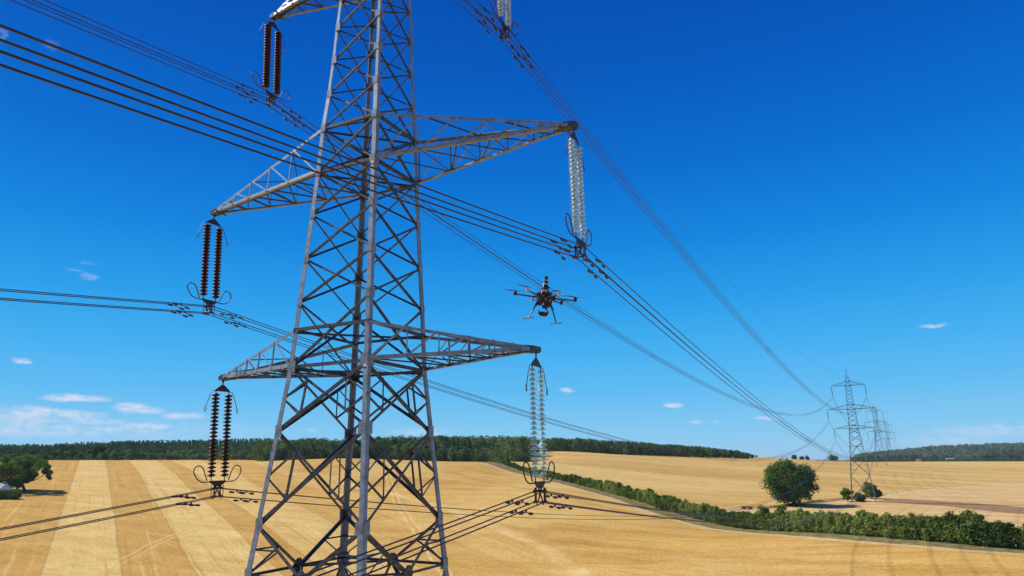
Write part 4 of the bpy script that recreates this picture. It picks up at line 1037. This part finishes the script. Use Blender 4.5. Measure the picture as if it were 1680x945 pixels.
clouds = [(125,653,46,6,.62),(160,655,30,4,.5),(50,676,34,9,.62),(100,680,70,8,.5),(30,690,80,9,.45),(150,690,60,7,.38),(215,670,22,7,.65),(240,674,26,6,.55),(300,683,36,6.5,.5),(90,706,150,11,.34),(235,702,46,7,.5),(180,704,40,5,.4),(12,705,30,7,.5),(40,700,60,6,.35),
 (34,591,13,4.5,.6),(152,455,14,6,.2),(127,443,17,2.5,.13),(150,431,12,3,.1),(930,640,10,3.8,.6),(1108,665,12,4,.65),(1138,691,12,3,.4),(1252,687,18,3.,.42),(1176,691,8,2.4,.25),
 (1535,534,22,3.4,.5),(1605,708,80,9,.26),(1650,702,60,6,.30),(1560,722,90,8,.2),(200,708,240,20,.16),(3,57,9,10,.14),(88,76,9,7,.10),(690,708,46,7,.25),(505,706,12,3.5,.3),(-60,690,120,22,.45),(1760,700,90,14,.4)]
tot = None
for (cx_, cy_, hw, hh, st) in clouds:
    v = at(cx_, cy_, 1.)-CAM; v /= np.linalg.norm(v); a_, e_ = math.atan2(v[0], v[1]), math.asin(v[2])
    sb = k.n('ShaderNodeVectorMath', operation='SUBTRACT'); k.l(wa.outputs[0], sb.inputs[0]); sb.inputs[1].default_value = (a_, e_, 0)
    sm = k.n('ShaderNodeVectorMath', operation='MULTIPLY'); k.l(sb.outputs[0], sm.inputs[0])
    off = math.atan((cx_-840)/FOC); f_ = 1/math.cos(off)**2
    sm.inputs[1].default_value = (f_*FOC/hw/1.25, FOC/math.cos(off)/hh/1.25, 0)
    ln = k.n('ShaderNodeVectorMath', operation='LENGTH'); k.l(sm.outputs[0], ln.inputs[0])
    d_ = k.step(ln.outputs['Value'], 1.2, .25, 0, st)
    tot = d_ if tot is None else k.math('MAXIMUM', tot, d_)
fine = k.noise(k.mapping(comb.outputs[0], scale=(1,2.4,1)), 60, 5, .65)
tot = k.math('MULTIPLY', tot, k.step(fine, .32, .60, .35, 1.4), clamp=True)
cr = k.n('ShaderNodeValToRGB'); el_n = k.math('DIVIDE', el, math.pi/2); k.l(el_n, cr.inputs[0])
stops = [(0.,(.33,.63,.86)),(2.5,(.22,.58,.89)),(5.5,(.115,.50,.90)),(9,(.055,.43,.88)),(13,(.022,.34,.83)),(18,(.006,.240,.74)),(24,(.002,.158,.64)),(31,(.001,.108,.54)),(38,(.001,.080,.46)),(52,(.03,.11,.40)),(90,(.09,.19,.42))]
e = cr.color_ramp.elements
while len(e) > 1: e.remove(e[-1])
e[0].position = 0; e[0].color = (*stops[0][1],1)
for a_, c_ in stops[1:]: q_ = e.new(a_/90); q_.color = (*c_,1)
rs_ = k.n('ShaderNodeVectorMath', operation='SCALE'); k.l(cr.outputs[0], rs_.inputs[0]); rs_.inputs['Scale'].default_value = 8.7
base_sky = k.mix(.02, rs_.outputs[0], hsv.outputs[0])
skyc = k.mix(tot, base_sky, (6.2,6.5,7.9))
bg = k.n('ShaderNodeBackground'); bg.inputs['Strength'].default_value = .10; k.l(skyc, bg.inputs['Color'])
o = k.n('ShaderNodeOutputWorld'); k.l(bg.outputs[0], o.inputs[0])
sc.render.engine = 'CYCLES'
sc.view_settings.view_transform = 'Standard'; sc.view_settings.look = 'None'; sc.view_settings.exposure = .2; sc.view_settings.gamma = 1.
sc.view_settings.use_curve_mapping = False
sc.cycles.max_bounces = 8; sc.cycles.transmission_bounces = 8; sc.cycles.use_denoising = True
sc.render.film_transparent = False
